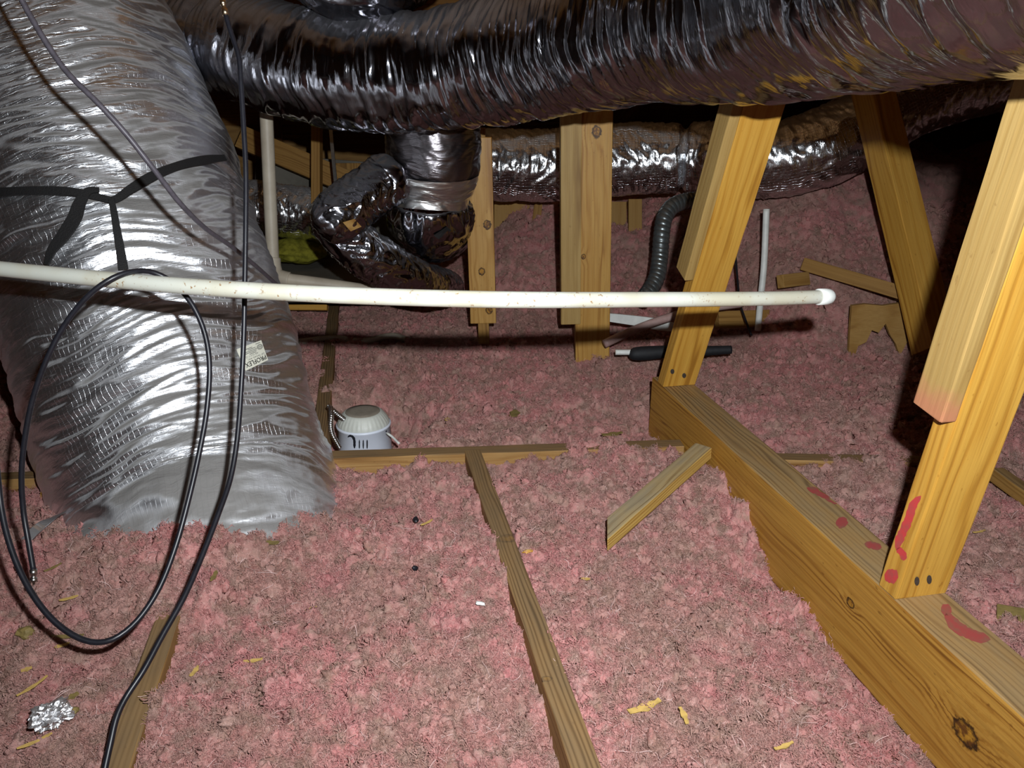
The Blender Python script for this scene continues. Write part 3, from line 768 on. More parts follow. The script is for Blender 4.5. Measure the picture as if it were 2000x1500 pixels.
# far brace leaning the other way
br0 = PX(1822, 668, 1.68); br1 = PX(1701, 165, 1.68)
dd = br1 - br0; br0 = br0 - dd * 0.03
br = board('diagonal_brace', br0, br1 + dd * 0.05, (1, 0, 0), 0.088, 0.095, M['post'], nseg=12)
tag(br, 'diagonal brace leaning left in the dark behind the right strut', 'brace')
# short offcut leaning on the beam
off = board('board_offcut', (0.425, 1.205, 0.014), (0.725, 1.443, 0.05), (0.62, -0.783, 0.0), 0.040, 0.028, M['offcut'], nseg=6, ends=[(0, 1, -1.5)])
tag(off, 'short rough board offcut lying on the insulation against the big beam', 'board')
# pieces of wood in the right hand bank
gp = PD(1720, 640, 2.50)
pl = [PP(x, y, gp, NH) for x, y in [(1664, 597), (1690, 594), (1725, 597), (1760, 592), (1795, 594), (1798, 625), (1784, 634), (1768, 640), (1772, 668), (1757, 696), (1750, 672), (1739, 655), (1730, 632), (1716, 650), (1703, 645), (1692, 668), (1676, 676), (1668, 700), (1657, 706), (1660, 650)]]
tag(prism('plywood_gusset', pl, NH, 0.014, M['ply']), 'torn yellow plywood gusset half buried in the pink bank at the right', 'plywood')
tag(board('board_offcut', PD(1570, 516, 2.66), PD(1795, 582, 2.44), up, 0.044, 0.038, M['dim'], nseg=6), 'brown board lying slanted in the pink bank above the plywood gusset', 'board')
tag(board('board_offcut', PD(1524, 550, 2.60), PD(1575, 544, 2.66), up, 0.045, 0.03, M['ply'], nseg=2), 'small yellow wood block beside the short upright white pipe', 'board')
tag(board('board_offcut', PD(1400, 625, 2.66), PD(1500, 622, 2.72), up, 0.06, 0.03, M['dim'], nseg=2), 'brown board scrap in the insulation under the capped end of the white pipe', 'board')
tag(board('board_offcut', PZ(1945, 925, 0.015), PZ(2030, 985, 0.01), (1, 0, 0), 0.03, 0.03, M['dim'], nseg=2), 'dark board scrap at the right edge beside the nearest strut', 'board')
tag(board('board_offcut', PG(1945, 1200, .008), PG(2020, 1222, .008), (0, 1, 0), 0.03, 0.016, M['chipdark'], nseg=2), 'mossy wood scrap at the right edge below the nearest strut', 'board')

# background framing behind the ducts
def back_board(b, t, wpx, d, T, mat, label, d2=None, name='board'):
    P0 = PD(*b, d); P1 = PD(*t, d2 or d)
    ax = P1 - P0; wv = np.cross(ax, fw)
    o = board(name, P0, P1, wv, wpx * d / F, T, mat, nseg=3)
    return tag(o, label, 'board')
back_board((1000, 505), (1000, 395), 70, 3.35, 0.02, M['ply'], 'brown plywood panel behind the slim post under the foil duct', name='plywood_sheet')
back_board((1038, 505), (1052, 395), 16, 3.28, 0.03, M['dim'], 'narrow leaning stick in front of the brown plywood panel')
back_board((1072, 520), (1072, 395), 36, 3.34, 0.02, M['ply'], 'dim plywood strip beside the knotty post under the foil duct', name='plywood_sheet')
back_board((1207, 480), (1207, 395), 32, 3.36, 0.03, M['ply'], 'yellow board just right of the knotty post under the foil duct')
back_board((1240, 470), (1240, 390), 26, 3.3, 0.03, M['ply'], 'yellow board between the knotty post and the grey conduit')
back_board((1345, 470), (1372, 395), 60, 3.36, 0.03, M['ply'], 'dim yellow board behind the grey ribbed conduit')
back_board((1500, 388), (1720, 372), 30, 3.25, 0.03, M['ply'], 'yellow board end above the pink bank under the far foil duct')
back_board((470, 268), (770, 395), 44, 3.25, 0.04, M['dim'], 'brown sloping board behind the upright white pipe at the left')
back_board((619, 400), (619, 240), 17, 3.0, 0.05, M['dim'], 'thin upright stud behind the left elbow duct')
back_board((690, 400), (690, 320), 70, 3.35, 0.03, M['dim'], 'brown board end between the thin stud and the foil wye duct')
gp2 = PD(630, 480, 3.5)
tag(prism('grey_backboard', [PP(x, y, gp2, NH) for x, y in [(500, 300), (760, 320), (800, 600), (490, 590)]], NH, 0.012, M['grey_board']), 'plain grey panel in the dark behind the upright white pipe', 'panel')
tag(board('board', PD(548, 600, 2.95), PD(640, 601, 2.95), up, 0.022, 0.03, M['post'], nseg=2), 'yellow board edge peeping out just under the white pipe', 'board')

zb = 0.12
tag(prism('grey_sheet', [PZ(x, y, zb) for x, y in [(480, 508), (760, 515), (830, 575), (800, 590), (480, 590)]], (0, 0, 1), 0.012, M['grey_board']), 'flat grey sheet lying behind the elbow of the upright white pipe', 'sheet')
# yellow batt
yb = PD(585, 488, 3.15); V = []; bmv = bmesh.new(); bmesh.ops.create_icosphere(bmv, subdivisions=4, radius=1)
V = np.array([v.co[:] for v in bmv.verts]); Fy = [[v.index for v in f.verts] for f in bmv.faces]; bmv.free()
V = V * (1 + .18 * perlin(V[:, 0] * 2, V[:, 1] * 2, V[:, 2] * 2) + .07 * perlin(V[:, 0] * 7, V[:, 1] * 7, V[:, 2] * 7))[:, None]
Vb = yb + V[:, :1] * rt * 0.13 + V[:, 1:2] * NH * 0.12 + V[:, 2:] * np.array([0, 0, 0.05])
tag(mesh('yellow_batt', Vb, Fy, M['yellow_batt'], origin=yb), 'clump of yellow insulation behind the upright white pipe', 'insulation')

# ------------------------------------------------------------------ ducts
def wrinkles(seed, a1, f1, a2, f2, a3, f3, pinch=(), th2=1.6, cap=None, skew=1.0, crumple=1.0, patchy=0.0):
    def fn(S, TH, r):
        c = np.cos(TH); s = np.sin(TH)
        d = a1 * perlin(c * 1.1 + seed, s * 1.1, S * f1)
        sk = skew * 0.7 * perlin(c * 1.5 + seed, s * 1.5 + 4, S * 2.5)
        mod = 1 - patchy + patchy * 2 * np.clip(0.5 + 1.2 * perlin(c * 1.8 + seed, s * 1.8, S * 5 + 7), 0, 1)
        n2 = perlin(c * th2 + seed, s * th2, S * f2 + sk * 2.2)
        d = d + a2 * mod * (np.clip(1 - 2.6 * np.abs(n2), -0.4, 1))
        n3 = perlin(c * th2 * 1.8 + seed, s * th2 * 1.8 + 9, S * f3 + sk * 5)
        d = d + a3 * (1 - 2.2 * np.abs(n3))
        n4 = perlin(c * 5 + seed, s * 5 + 2, S * 26)
        d = d + crumple * a3 * 0.6 * (1 - 2 * np.abs(n4))
        for (s0, depth, wd) in pinch:
            d = d - depth * np.exp(-((S - s0) / wd) ** 2) * (1 + .4 * perlin(c * 3, s * 3, s0 * 9))
        if cap is not None: d = np.minimum(d, cap)
        return d
    return fn
def duct(name, pts, nu, nv, mat, disp, parent=None, origin=None, ref=(0, 1, 0.1), extra=None):
    P = np.array([np.append(PD(x, y, d), R) for x, y, d, R in pts])
    if extra is not None: P = np.concatenate([P, np.array(extra)])
    V, Fc, uv, C, T = sweep(P, 0, nu, nv, disp, ref)
    return mesh(name, V, Fc, mat, parent, True, uv, origin), P
# A: the large silver duct at the left
A_pts = [(470, 1345, 1.62, .28), (450, 1215, 1.64, .285), (428, 1090, 1.68, .288), (412, 1000, 1.74, .293), (372, 880, 1.79, .300), (320, 720, 1.83, .308), (280, 590, 1.85, .312), (240, 470, 1.87, .314), (185, 320, 1.90, .318), (110, 150, 1.92, .320), (10, -20, 1.95, .318), (-110, -170, 2.0, .31)]
rA = empty('silver_duct', PD(420, 1060, 1.72))
dA = wrinkles(3.3, .013, 3.0, .0042, 17, .0026, 52, th2=1.3, cap=.016, patchy=.6, crumple=.9, skew=.7)
jA, PA = duct('jacket', A_pts, 560, 300, M['foil_big'], dA, rA, ref=(0, 1, 0))
tag(rA, 'fat wrinkled silver flexible duct standing in the insulation at the left', 'duct')
VA, FA, _, _, _ = sweep(PA, 0, 90, 90, lambda S, T, r: 0 * S + .010, (0, 1, 0))
bvA = bvh_raw(VA, FA)
VA2, FA2, _, _, _ = sweep(PA, 0, 90, 90, lambda S, T, r: 0 * S + .014, (0, 1, 0)); bvA2 = bvh_raw(VA2, FA2)
# sticker with its printing, pasted upside down
qB, qA, qC, qD = np.array([510., 664.5]), np.array([461., 682.5]), np.array([523.5, 703.5]), np.array([479.5, 724.5])
def stpx(u, v): return (qB * (1 - u) + qA * u) * (1 - v) + (qC * (1 - u) + qD * u) * v
def patch(u0, u1, v0, v1, off, mat, name, par, nu=8, nv=8):
    V = []
    for a in np.linspace(u0, u1, nu):
        for b in np.linspace(v0, v1, nv):
            cu = min(max(a, 0.0), 1.0); V.append(cast(*stpx(cu, b), bvA, off)[0])
    return mesh(name, np.array(V), gridfaces(nu, nv, False), mat, par, False)
stk = patch(0, 1, 0, 1, 0.0005, M['sticker'], 'sticker', rA); stk['label'] = 'cream printed sticker, upside down'
dg = None
def sticker_text(body, u0, u1, v0, v1, mat, nm='lettering'):
    cu = bpy.data.curves.new(nm, 'FONT'); cu.body = body; cu.resolution_u = 3
    ob = bpy.data.objects.new(nm, cu); COL.objects.link(ob); bpy.context.view_layer.update()
    me = bpy.data.meshes.new_from_object(ob.evaluated_get(bpy.context.evaluated_depsgraph_get()))
    bpy.data.objects.remove(ob)
    co = np.array([v.co[:] for v in me.vertices]); fs = [list(p.vertices) for p in me.polygons]
    mn = co.min(0); mx = co.max(0); k = (co - mn) / np.maximum(mx - mn, 1e-6)
    V = np.array([cast(*stpx(u0 + (u1 - u0) * a, v0 + (v1 - v0) * b), bvA, 0.0014)[0] for a, b, _ in k])
    bpy.data.meshes.remove(me)
    return mesh(nm, V, fs, mat, stk, False)
tx = sticker_text('PROFLEX', 0.05, 0.93, 0.70, 0.91, M['ink'])
tx2 = None
for dv in (0.006,):      # bolder strokes
    tx2 = sticker_text('PROFLEX', 0.056, 0.936, 0.706, 0.916, M['ink'])
sticker_text('OF TEXAS, INC.', 0.06, 0.78, 0.575, 0.655, M['ink'])
sticker_text('AIR DUCT CLASS', 0.28, 0.95, 0.455, 0.535, M['inkgrey'])
for k, (u0, u1, v) in enumerate([(0.33, 0.62, 0.40), (0.30, 0.86, 0.335), (0.28, 0.9, 0.27), (0.30, 0.62, 0.20), (0.42, 0.70, 0.14), (0.08, 0.26, 0.07)]):
    patch(u0, u1, v, v + 0.028, 0.0014, M['inkgrey'], 'print_line', stk, 5, 2)
def ringpatch(cu, cv, r0, r1, mat, name):
    n = 26; V = []
    for k in range(n):
        a = 2 * math.pi * k / n
        for r in (r0, r1): V.append(cast(*stpx(cu + r * math.cos(a), cv + r * 1.05 * math.sin(a)), bvA, 0.0014)[0])
    return mesh(name, np.array(V), [[2 * k, 2 * k + 1, 2 * ((k + 1) % n) + 1, 2 * ((k + 1) % n)] for k in range(n)], mat, stk, False)
ringpatch(0.145, 0.27, 0.098, 0.118, M['inkgrey'], 'emblem'); ringpatch(0.145, 0.27, 0.060, 0.082, M['inkgrey'], 'emblem')
patch(0.11, 0.18, 0.25, 0.29, 0.0014, M['inkgrey'], 'emblem', stk, 3, 3)
# strap round duct A
rS = empty('webbing_strap', cast(215, 393, bvA2)[0])
def castline(pts, bv, off): 
    hs = [cast(x, y, bv, off) for x, y in pts]; hs = [h for h in hs if h is not None]
    return [h[0] for h in hs], [h[1] for h in hs]
SK = lambda t: 1 + 0.22 * np.sin(t * 17) * np.sin(t * 7 + 1)
p_, n_ = castline([(-230, 430), (-150, 410), (-60, 392), (0, 378), (60, 374), (120, 375), (165, 380), (200, 389), (222, 393), (255, 372), (300, 345), (350, 325), (400, 314), (436, 310)], bvA2, 0.006)
ribbon('band', p_, n_, 0.019, 0.003, M['strap'], rS, wfun=SK)
p_, n_ = castline([(196, 376), (176, 378), (160, 400), (150, 430), (130, 462), (108, 492), (98, 520)], bvA2, 0.012)
ribbon('tail', p_, n_, 0.020, 0.003, M['strap'], rS, wfun=lambda t: 0.55 + 0.9 * np.sin(np.pi * t) ** 1.0)
p_, n_ = castline([(219, 392), (224, 415), (229, 445), (236, 485), (243, 530)], bvA2, 0.012)
ribbon('tail', p_, n_, 0.018, 0.003, M['strap'], rS, wfun=lambda t: 0.6 + 0.4 * t)
tag(rS, 'black webbing strap tied round the fat silver duct with two loose tails', 'strap')
# stray dark tape blob where the pipe touches duct A
# B: long foil duct across the top
B_low = [(250, 60, 2.65, .125), (340, 130, 2.38, .128), (430, 172, 2.1, .128), (530, 210, 2.0, .132), (650, 240, 1.95, .134), (780, 248, 1.9, .134), (950, 236, 1.82, .136), (1130, 213, 1.66, .138), (1290, 187, 1.44, .138), (1380, 190, 1.32, .138), (1480, 188, 1.2, .139), (1640, 171, 1.02, .139), (1820, 148, .84, .139), (2040, 122, .64, .139)]
B_pts = [(x, y - r * F / math.sqrt(d * d - r * r * 0.9), d, r) for x, y, d, r in B_low]
PBw = np.array([PD(x, y, d) for x, y, d, r in B_pts]); sB = np.concatenate([[0], np.cumsum(np.linalg.norm(np.diff(PBw, axis=0), axis=1))])
def sAt(px): return float(np.interp(px, [q[0] for q in B_pts], sB))
dB = wrinkles(11.2, .008, 6, .0050, 26, .0024, 64, pinch=((sAt(445), .012, .012), (sAt(1255), .009, .010), (sAt(1760), .014, .010), (sAt(1170), .004, .02)), th2=.6, cap=.014, skew=.35, crumple=.5, patchy=.6)
rB = empty('foil_duct', PD(*B_pts[5][:3]))
jB, PB = duct('jacket', B_pts, 1050, 150, M['foil_dark'], dB, rB, ref=(.6, .7, .3), extra=[(0.60, 0.42, 0.975, .139), (0.61, 0.12, 1.0, .139), (0.64, -0.3, 1.03, .139), (0.70, -0.75, 1.08, .139)])
tag(rB, 'long shiny foil duct running across the whole top of the view', 'duct')
# C: foil duct bottom above B
rC = empty('foil_duct', PD(690, -60, 1.8))
duct('jacket', [(560, -190, 2.0, .13), (630, -112, 1.86, .135), (695, -82, 1.80, .14), (780, -112, 1.93, .14), (860, -175, 2.15, .135)], 220, 110, M['foil_dark'], wrinkles(21.0, .010, 6, .006, 24, .003, 60), rC)
tag(rC, 'sagging foil duct just peeping in at the top edge above the long duct', 'duct')
# D: wye hanging under B
rD = empty('foil_wye_duct', PD(845, 400, 2.3))
duct('upper_jacket', [(846, 130, 2.2, .134), (846, 240, 2.24, .138), (846, 320, 2.28, .137), (842, 350, 2.30, .126)], 150, 110, M['foil_matte'], wrinkles(31, .005, 6, .002, 20, .0014, 50), rD)
duct('tape_collar', [(843, 330, 2.285, .1395), (842, 350, 2.30, .135), (840, 382, 2.32, .119), (839, 406, 2.33, .112)], 40, 90, M['tape'], wrinkles(35, .003, 9, .0025, 40, .0012, 80), rD)
elbD, _ = duct('elbow_jacket', [(839, 392, 2.325, .104), (839, 403, 2.335, .119), (840, 416, 2.36, .122), (843, 428, 2.42, .120), (847, 434, 2.48, .116), (856, 436, 2.58, .112), (872, 432, 2.72, .110)], 130, 110, M['foil_dark'], wrinkles(39, .006, 8, .006, 30, .0040, 60, crumple=1.6), rD)
tag(rD, 'dark foil wye duct with a silver taped collar hanging below the long duct', 'duct')
bvD = bvh_of(elbD)
o = decal('printed_tag', [(846, 458), (872, 442), (880, 450), (856, 466)], bvD, 0.004, M['ink'], rD)
if o: o['label'] = 'small black printed tag'
# E: elbow branch of D to the left
rE = empty('foil_elbow_duct', PD(655, 430, 2.15))
duct('lower_jacket', [(640, 425, 2.22, .050), (662, 450, 2.20, .064), (692, 478, 2.21, .067), (740, 511, 2.25, .067), (790, 540, 2.32, .066), (830, 556, 2.45, .064), (856, 560, 2.62, .062), (872, 562, 2.85, .060)], 240, 90, M['foil_dark'], wrinkles(47, .004, 8, .0042, 34, .002, 80), rE)
jE, _ = duct('upper_jacket', [(764, 345, 2.215, .058), (757, 350, 2.205, .075), (748, 357, 2.20, .0735), (735, 367, 2.19, .072), (700, 392, 2.165, .073), (668, 417, 2.145, .074), (652, 434, 2.14, .072), (643, 446, 2.145, .060), (638, 452, 2.15, .040)], 200, 90, M['foil_dark'], wrinkles(43, .003, 8, .0036, 40, .0016, 80), rE)
tag(rE, 'bent narrow foil duct branching left and dropping behind the white pipe', 'duct')
bvE = bvh_of(jE)
o = decal('paper_tag', [(668, 434), (692, 427), (705, 441), (683, 450)], bvE, 0.004, M['ply'], rE)
if o: o['label'] = 'small brown paper tag'
# F: far duct
rF = empty('foil_duct', PD(1200, 330, 2.95))
F_pts = [(900, 322, 2.9, .128), (980, 322, 2.92, .128), (1090, 324, 2.94, .130), (1200, 314, 2.95, .130), (1330, 308, 2.92, .124), (1400, 312, 2.88, .132), (1520, 310, 2.82, .134), (1610, 288, 2.78, .134), (1690, 246, 2.78, .134), (1780, 195, 2.85, .13), (1900, 160, 2.95, .13), (2050, 130, 3.1, .13)]
PFw = np.array([PD(x, y, d) for x, y, d, r in F_pts]); sF = np.concatenate([[0], np.cumsum(np.linalg.norm(np.diff(PFw, axis=0), axis=1))])
duct('jacket', F_pts, 430, 110, M['foil_back'], wrinkles(51, .005, 7, .0045, 30, .003, 60, pinch=((float(np.interp(1335, [q[0] for q in F_pts], sF)), .028, .014),)), rF)
tag(rF, 'far foil duct running behind the knotty post and curving up at the right', 'duct')
rG = empty('foil_duct', PD(570, 415, 3.1))
duct('jacket', [(420, 395, 3.1, .10), (500, 405, 3.1, .10), (580, 415, 3.1, .102), (640, 428, 3.1, .10)], 110, 70, M['foil_back'], wrinkles(61, .005, 8, .005, 30, .003, 60), rG)
tag(rG, 'dim foil duct behind the upright white pipe at the left', 'duct')

# ------------------------------------------------------------------ pipes
rP = empty('pvc_pipe', PD(700, 578, 1.07))
OD = 0.0237
pp = [(-900, 400, 1.50), (-500, 460, 1.34), (-160, 505, 1.22), (0, 525, 1.18), (300, 554, 1.115), (500, 568, 1.085), (700, 578, 1.07), (1000, 585.5, 1.08), (1300, 585, 1.19), (1500, 583, 1.285), (1612, 579.5, 1.335)]
ppw = [PD(*q) for q in pp]
tube('pipe', ppw, OD / 2, M['pvc'], rP, nu=160, nv=24)
ce = ppw[-1]; ca = ppw[-1] - ppw[-2]; ca /= np.linalg.norm(ca)
lathe('cap', [(0.0118, -0.016), (0.0142, -0.016), (0.0142, 0.002), (0.0132, 0.009), (0.010, 0.0145), (0.005, 0.0175), (0.0001, 0.018)], ce, M['white'], rP, 24, ca)
tag(rP, 'long cream pvc pipe hanging across the view with a capped right end', 'pipe')
# upright pipe at left
rV = empty('pvc_pipe', PD(535, 530, 2.4))
tube('riser', [PD(515, 120, 2.25), PD(519, 200, 2.28), PD(533, 512, 2.4)], 0.0195, M['pvc_old'], rV, nv=20)
tube('elbow', [PD(533, 505, 2.4), PD(534.5, 522, 2.40), PD(541, 538, 2.40), PD(560, 545, 2.40), PD(566, 546, 2.40)], 0.0235, M['pvc_old'], rV, nu=24, nv=20)
tube('run', [PD(556, 545, 2.40), PD(640, 556, 2.42), PD(760, 574, 2.44)], 0.0195, M['pvc_old'], rV, nv=20)
M['blue'] = plain('blue_print', (0.04, 0.07, 0.16), 0.6)
tube('printed_ring', [PD(532.4, 510, 2.4), PD(532.6, 513, 2.4)], 0.0201, M['blue'], rV, nu=4, nv=20)
tag(rV, 'upright cream pvc pipe with an elbow, in the dark beyond the fat silver duct', 'pipe')
tag(tube('pvc_pipe', [PD(1497, 408, 2.56), PD(1492, 520, 2.60), PD(1486, 580, 2.62), PD(1480, 645, 2.66)], 0.0108, M['white'], nv=14), 'short thin white pipe standing upright in the pink bank at the right', 'pipe')
tag(tube('pvc_pipe', [PD(1180, 672, 2.44), PD(1235, 646, 2.46), PD(1300, 622, 2.48), PD(1370, 604, 2.5), PD(1450, 592, 2.52)], 0.0135, M['pvc_mauve'], nv=14), 'mauve dusty pipe slanting up from the foot of the knotty post', 'pipe')
g1 = PG(575, 674); g2 = PG(800, 672)
tag(tube('buried_conduit', [g1 + (0, 0, .004), (g1 * .65 + g2 * .35) + (0, 0, .012), (g1 * .4 + g2 * .6) + (0, 0, -.004), (g1 * .15 + g2 * .85) + (0, 0, .010), g2 - (0, 0, .01)], 0.011, M['pvc_old'], nv=12), 'cream conduit lying half buried in the shadow behind the fat silver duct', 'conduit')
# white vinyl strip
sp = PD(1250, 628, 2.56)
tag(prism('vinyl_strip', [PP(x, y, sp, NH) for x, y in [(1186, 612), (1210, 614), (1250, 618), (1282, 622), (1320, 632), (1318, 648), (1285, 645), (1240, 636), (1188, 628)]], NH, 0.006, M['white']), 'torn white vinyl strip behind the mauve pipe', 'strip')
# foam sleeved line on the floor
rK = empty('foam_sleeved_line', PD(1300, 690, 2.36))
tube('white_line', [PD(1202, 688, 2.36), PD(1240, 688, 2.36)], 0.0085, M['white'], rK, nv=14)
tube('foam_sleeve', [np.append(PD(x, y, 2.36), r) for x, y, r in [(1229, 690, .010), (1236, 691, .019), (1262, 690, .022), (1300, 687, .019), (1360, 686, .016), (1428, 683, .013)]], 0, M['foam'], rK, nu=50, nv=16)
tag(rK, 'white line with a black foam sleeve lying on the insulation behind the middle strut', 'line')
# ribbed grey conduit
def ribs(pitch, amp):
    return lambda S, T, r: amp * (np.abs(((S + T * pitch / (2 * np.pi)) / pitch) % 1 - .5) * 2 > .35) - amp * .5
tag(tube('flexible_conduit', [PD(1372, 391, 2.72), PD(1345, 392, 2.70), PD(1315, 402, 2.67), PD(1298, 425, 2.65), PD(1292, 460, 2.64), PD(1289, 500, 2.64), PD(1283, 540, 2.62), PD(1270, 566, 2.6), PD(1255, 585, 2.58)], 0.028, M['conduit'], nu=220, nv=22, disp=ribs(.018, .0022)), 'grey ribbed metal conduit dropping from the far foil duct into the insulation', 'conduit')
tag(tube('black_wire', [PD(1436, 495, 2.66), PD(1440, 540, 2.64), PD(1445, 590, 2.6), PD(1456, 625, 2.56), PD(1468, 655, 2.54)], 0.0038, M['black'], nv=8), 'thin black wire hanging behind the capped end of the white pipe', 'wire')
h1 = PD(644, 230, 2.85); h2 = PD(650, 300, 2.85); h3 = PD(657, 372, 2.85)
tag(ribbon('hanger_strap', [h1, h2, h3], [-NH, -NH, -NH], 0.014, 0.002, M['steel']), 'pale metal hanger strap beside the thin stud at the back left', 'strap')

# ------------------------------------------------------------------ cables
def cable(name, pts, r, mat, parent=None, nv=10):
    P = [PD(*q) for q in pts]; L = sum(np.linalg.norm(np.diff(P, axis=0), axis=1))
    return tube(name, P, r, mat, parent, nu=min(260, int(L / .008)), nv=nv)
def connector(a, b, r, parent, m1, name='connector'):
    a = np.asarray(a); b = np.asarray(b); ax = b - a; L = np.linalg.norm(ax); ax /= L
    return lathe(name, [(0.0002, 0), (r, 0), (r, L * .35), (r * .7, L * .36), (r * .7, L * .55), (r * .95, L * .56), (r * .95, L * .8), (r * .35, L * .81), (r * .3, L), (0.0002, L)], a, m1, parent, 16, ax)
c1 = [(440, 26, 1.22), (450, 60, 1.22), (466, 110, 1.22), (471, 170, 1.22), (476, 250, 1.22), (480, 330, 1.22), (480, 430, 1.22), (478, 560, 1.22), (476, 660, 1.22), (471, 760, 1.215), (463, 860, 1.2), (450, 935, 1.18), (428, 1000, 1.15), (395, 1085, 1.11), (360, 1165, 1.07), (318, 1240, 1.035), (280, 1310, 1.005), (246, 1362, .985), (228, 1400, .97), (216, 1450, .955), (203, 1510, .94), (190, 1580, .92)]
rc1 = empty('hanging_cable', PD(440, 26, 1.22))
cable('cable', c1, 0.0040, M['black'], rc1)
connector(PD(441, 30, 1.22), PD(433, -6, 1.22), 0.0052, rc1, M['brass'])
tag(rc1, 'black cable hanging straight down in front of the fat silver duct', 'cable')
c2 = [(66, 1118, 1.14), (56, 1060, 1.14), (46, 1000, 1.14), (42, 930, 1.13), (48, 860, 1.12), (64, 780, 1.11), (92, 700, 1.10), (128, 632, 1.095), (172, 578, 1.09), (215, 546, 1.093), (255, 531, 1.11), (295, 531, 1.135), (335, 550, 1.15), (372, 590, 1.155), (398, 645, 1.16), (409, 710, 1.16), (404, 800, 1.155), (388, 890, 1.14), (366, 985, 1.12), (342, 1070, 1.10), (310, 1150, 1.075), (268, 1212, 1.05), (222, 1248, 1.03), (180, 1254, 1.025), (132, 1234, 1.025), (86, 1192, 1.03), (46, 1130, 1.04), (18, 1060, 1.05), (2, 990, 1.06), (-8, 900, 1.07), (-30, 780, 1.09), (-90, 640, 1.12), (-190, 500, 1.16), (-330, 380, 1.22), (-520, 260, 1.3)]
rc2 = empty('looped_cable', PD(255, 531, 1.11))
cable('cable', c2, 0.0040, M['black'], rc2)
connector(PD(65, 1112, 1.14), PD(66, 1142, 1.14), 0.0052, rc2, M['steel'])
tag(rc2, 'black cable looped over the cream pipe with a bare connector end', 'cable')
c3 = [(-260, -420, 1.05), (-100, -230, 1.07), (22, -40, 1.10), (45, 5, 1.11), (85, 75, 1.12), (130, 140, 1.13), (190, 200, 1.14), (245, 260, 1.16), (300, 330, 1.19), (350, 395, 1.24), (400, 445, 1.32), (450, 480, 1.42), (500, 520, 1.55), (545, 560, 1.72)]
tag(cable('thin_cable', c3, 0.0042, M['greycable']), 'grey cable slanting down across the upper part of the fat silver duct', 'cable')

# ------------------------------------------------------------------ recessed light can
cc = PD(710, 826, 2.05); zr = cc[2]
can = empty('recessed_light', (cc[0], cc[1], -0.125))
hous = lathe('housing', [(0.071, -0.125 - zr), (0.071, -0.006), (0.0725, -0.005), (0.0725, 0.0), (0.069, 0.001)], cc, M['can'], can, 56)
def pleat(V, prof, th):
    c = np.array([cc[0], cc[1], 0]); d = V - c; d[..., 2] = 0
    k = 1 + 0.010 * np.sin(th * 34)[None, :] * ((prof[:, 1] > .004) & (prof[:, 1] < .03))[:, None]
    return V * 1.0 + d * (k[..., None] - 1)
lathe('lid', [(0.0685, 0.0), (0.068, 0.006), (0.064, 0.014), (0.059, 0.022), (0.0535, 0.029), (0.049, 0.0325), (0.046, 0.0335), (0.0445, 0.0335)], cc, M['canlid'], can, 136, disp=pleat)
lathe('lid_top', [(0.046, 0.0333), (0.0455, 0.0343), (0.03, 0.0352), (0.015, 0.0355), (0.0002, 0.0355)], cc, M['candust'], can, 40)
bvc = bvh_of(hous)
for pts, ww in ([(679, 854), (684, 851), (689, 853), (692, 859), (692.5, 868), (692.5, 876)], 5), ([(702, 858), (702, 877)], 2.6), ([(709.5, 858.5), (709.5, 877)], 2.6), ([(717, 858), (717, 877)], 2.6), ([(753, 841.5), (755, 843)], 3):
    stroke('slot', pts, ww, bvc, 0.0007, M['slot'], can)
tag(can, 'white recessed light housing with a domed lid, standing behind the cross joist', 'light')
rx = empty('armoured_cable', PD(650, 815, 1.98))
tube('armour', [PD(640, 792, 1.97), PD(648, 799, 1.97), PD(658, 808, 1.98), PD(672, 819, 2.0)], 0.0058, M['bx'], rx, nu=110, nv=12, disp=ribs(.0055, .0016))
tube('armour', [PD(646, 796, 1.96), PD(647, 812, 1.93), PD(646, 830, 1.92), PD(649, 848, 1.92), PD(656, 862, 1.92), PD(664, 876, 1.92)], 0.0058, M['bx'], rx, nu=140, nv=12, disp=ribs(.0055, .0016))
tag(rx, 'shiny armoured cable curling into the left side of the recessed light', 'cable')
tag(tube('white_wire', [PD(756, 846, 2.0), PD(766, 853, 1.99), PD(780, 867, 1.96)], 0.0032, M['white'], nv=10), 'stub of white wire at the right side of the recessed light', 'wire')

# ------------------------------------------------------------------ loose bits
def lump(name, c, size, mat, label, cat, seed=0, rot=0, sub=2, jag=.35, group=None):
    bm = bmesh.new(); bmesh.ops.create_icosphere(bm, subdivisions=sub, radius=1)
    V = np.array([v.co[:] for v in bm.verts]); Fc = [[v.index for v in f.verts] for f in bm.faces]; bm.free()
    V = V * (1 + jag * perlin(V[:, 0] * 2.1 + seed, V[:, 1] * 2.1, V[:, 2] * 2.1) + jag * .8 * perlin(V[:, 0] * 5 + seed, V[:, 1] * 5, V[:, 2] * 5))[:, None]
    V = V * size; a = rot
    V = np.stack([V[:, 0] * math.cos(a) - V[:, 1] * math.sin(a), V[:, 0] * math.sin(a) + V[:, 1] * math.cos(a), V[:, 2]], 1)
    return tag(mesh(name, V + c, Fc, mat, None, False, np.stack([V[:, 0] * 4, V[:, 1] * 4], 1), origin=c), label, cat, group)
lump('foil_scrap', PG(114, 1450, .014), (.024, .020, .014), M['crumple'], 'crumpled ball of silver foil at the bottom left on the insulation', 'foil', 3, .5, 4, .38)
lump('wood_scrap', PG(140, 1428, .008), (.016, .007, .006), M['chipdark'], 'dark scrap touching the crumpled silver foil', 'scrap', 5, .6)
lump('wood_knot', PG(58, 1262, .006), (.013, .011, .009), M['chipdark'], 'round mossy wood scrap under the cable loop at the left edge', 'wood scrap', 9, 0)
lump('plastic_bit', PG(812, 1124, .010), (.006, .005, .005), M['black'], 'small black lump on the insulation left of the middle joist', 'scrap', 2)
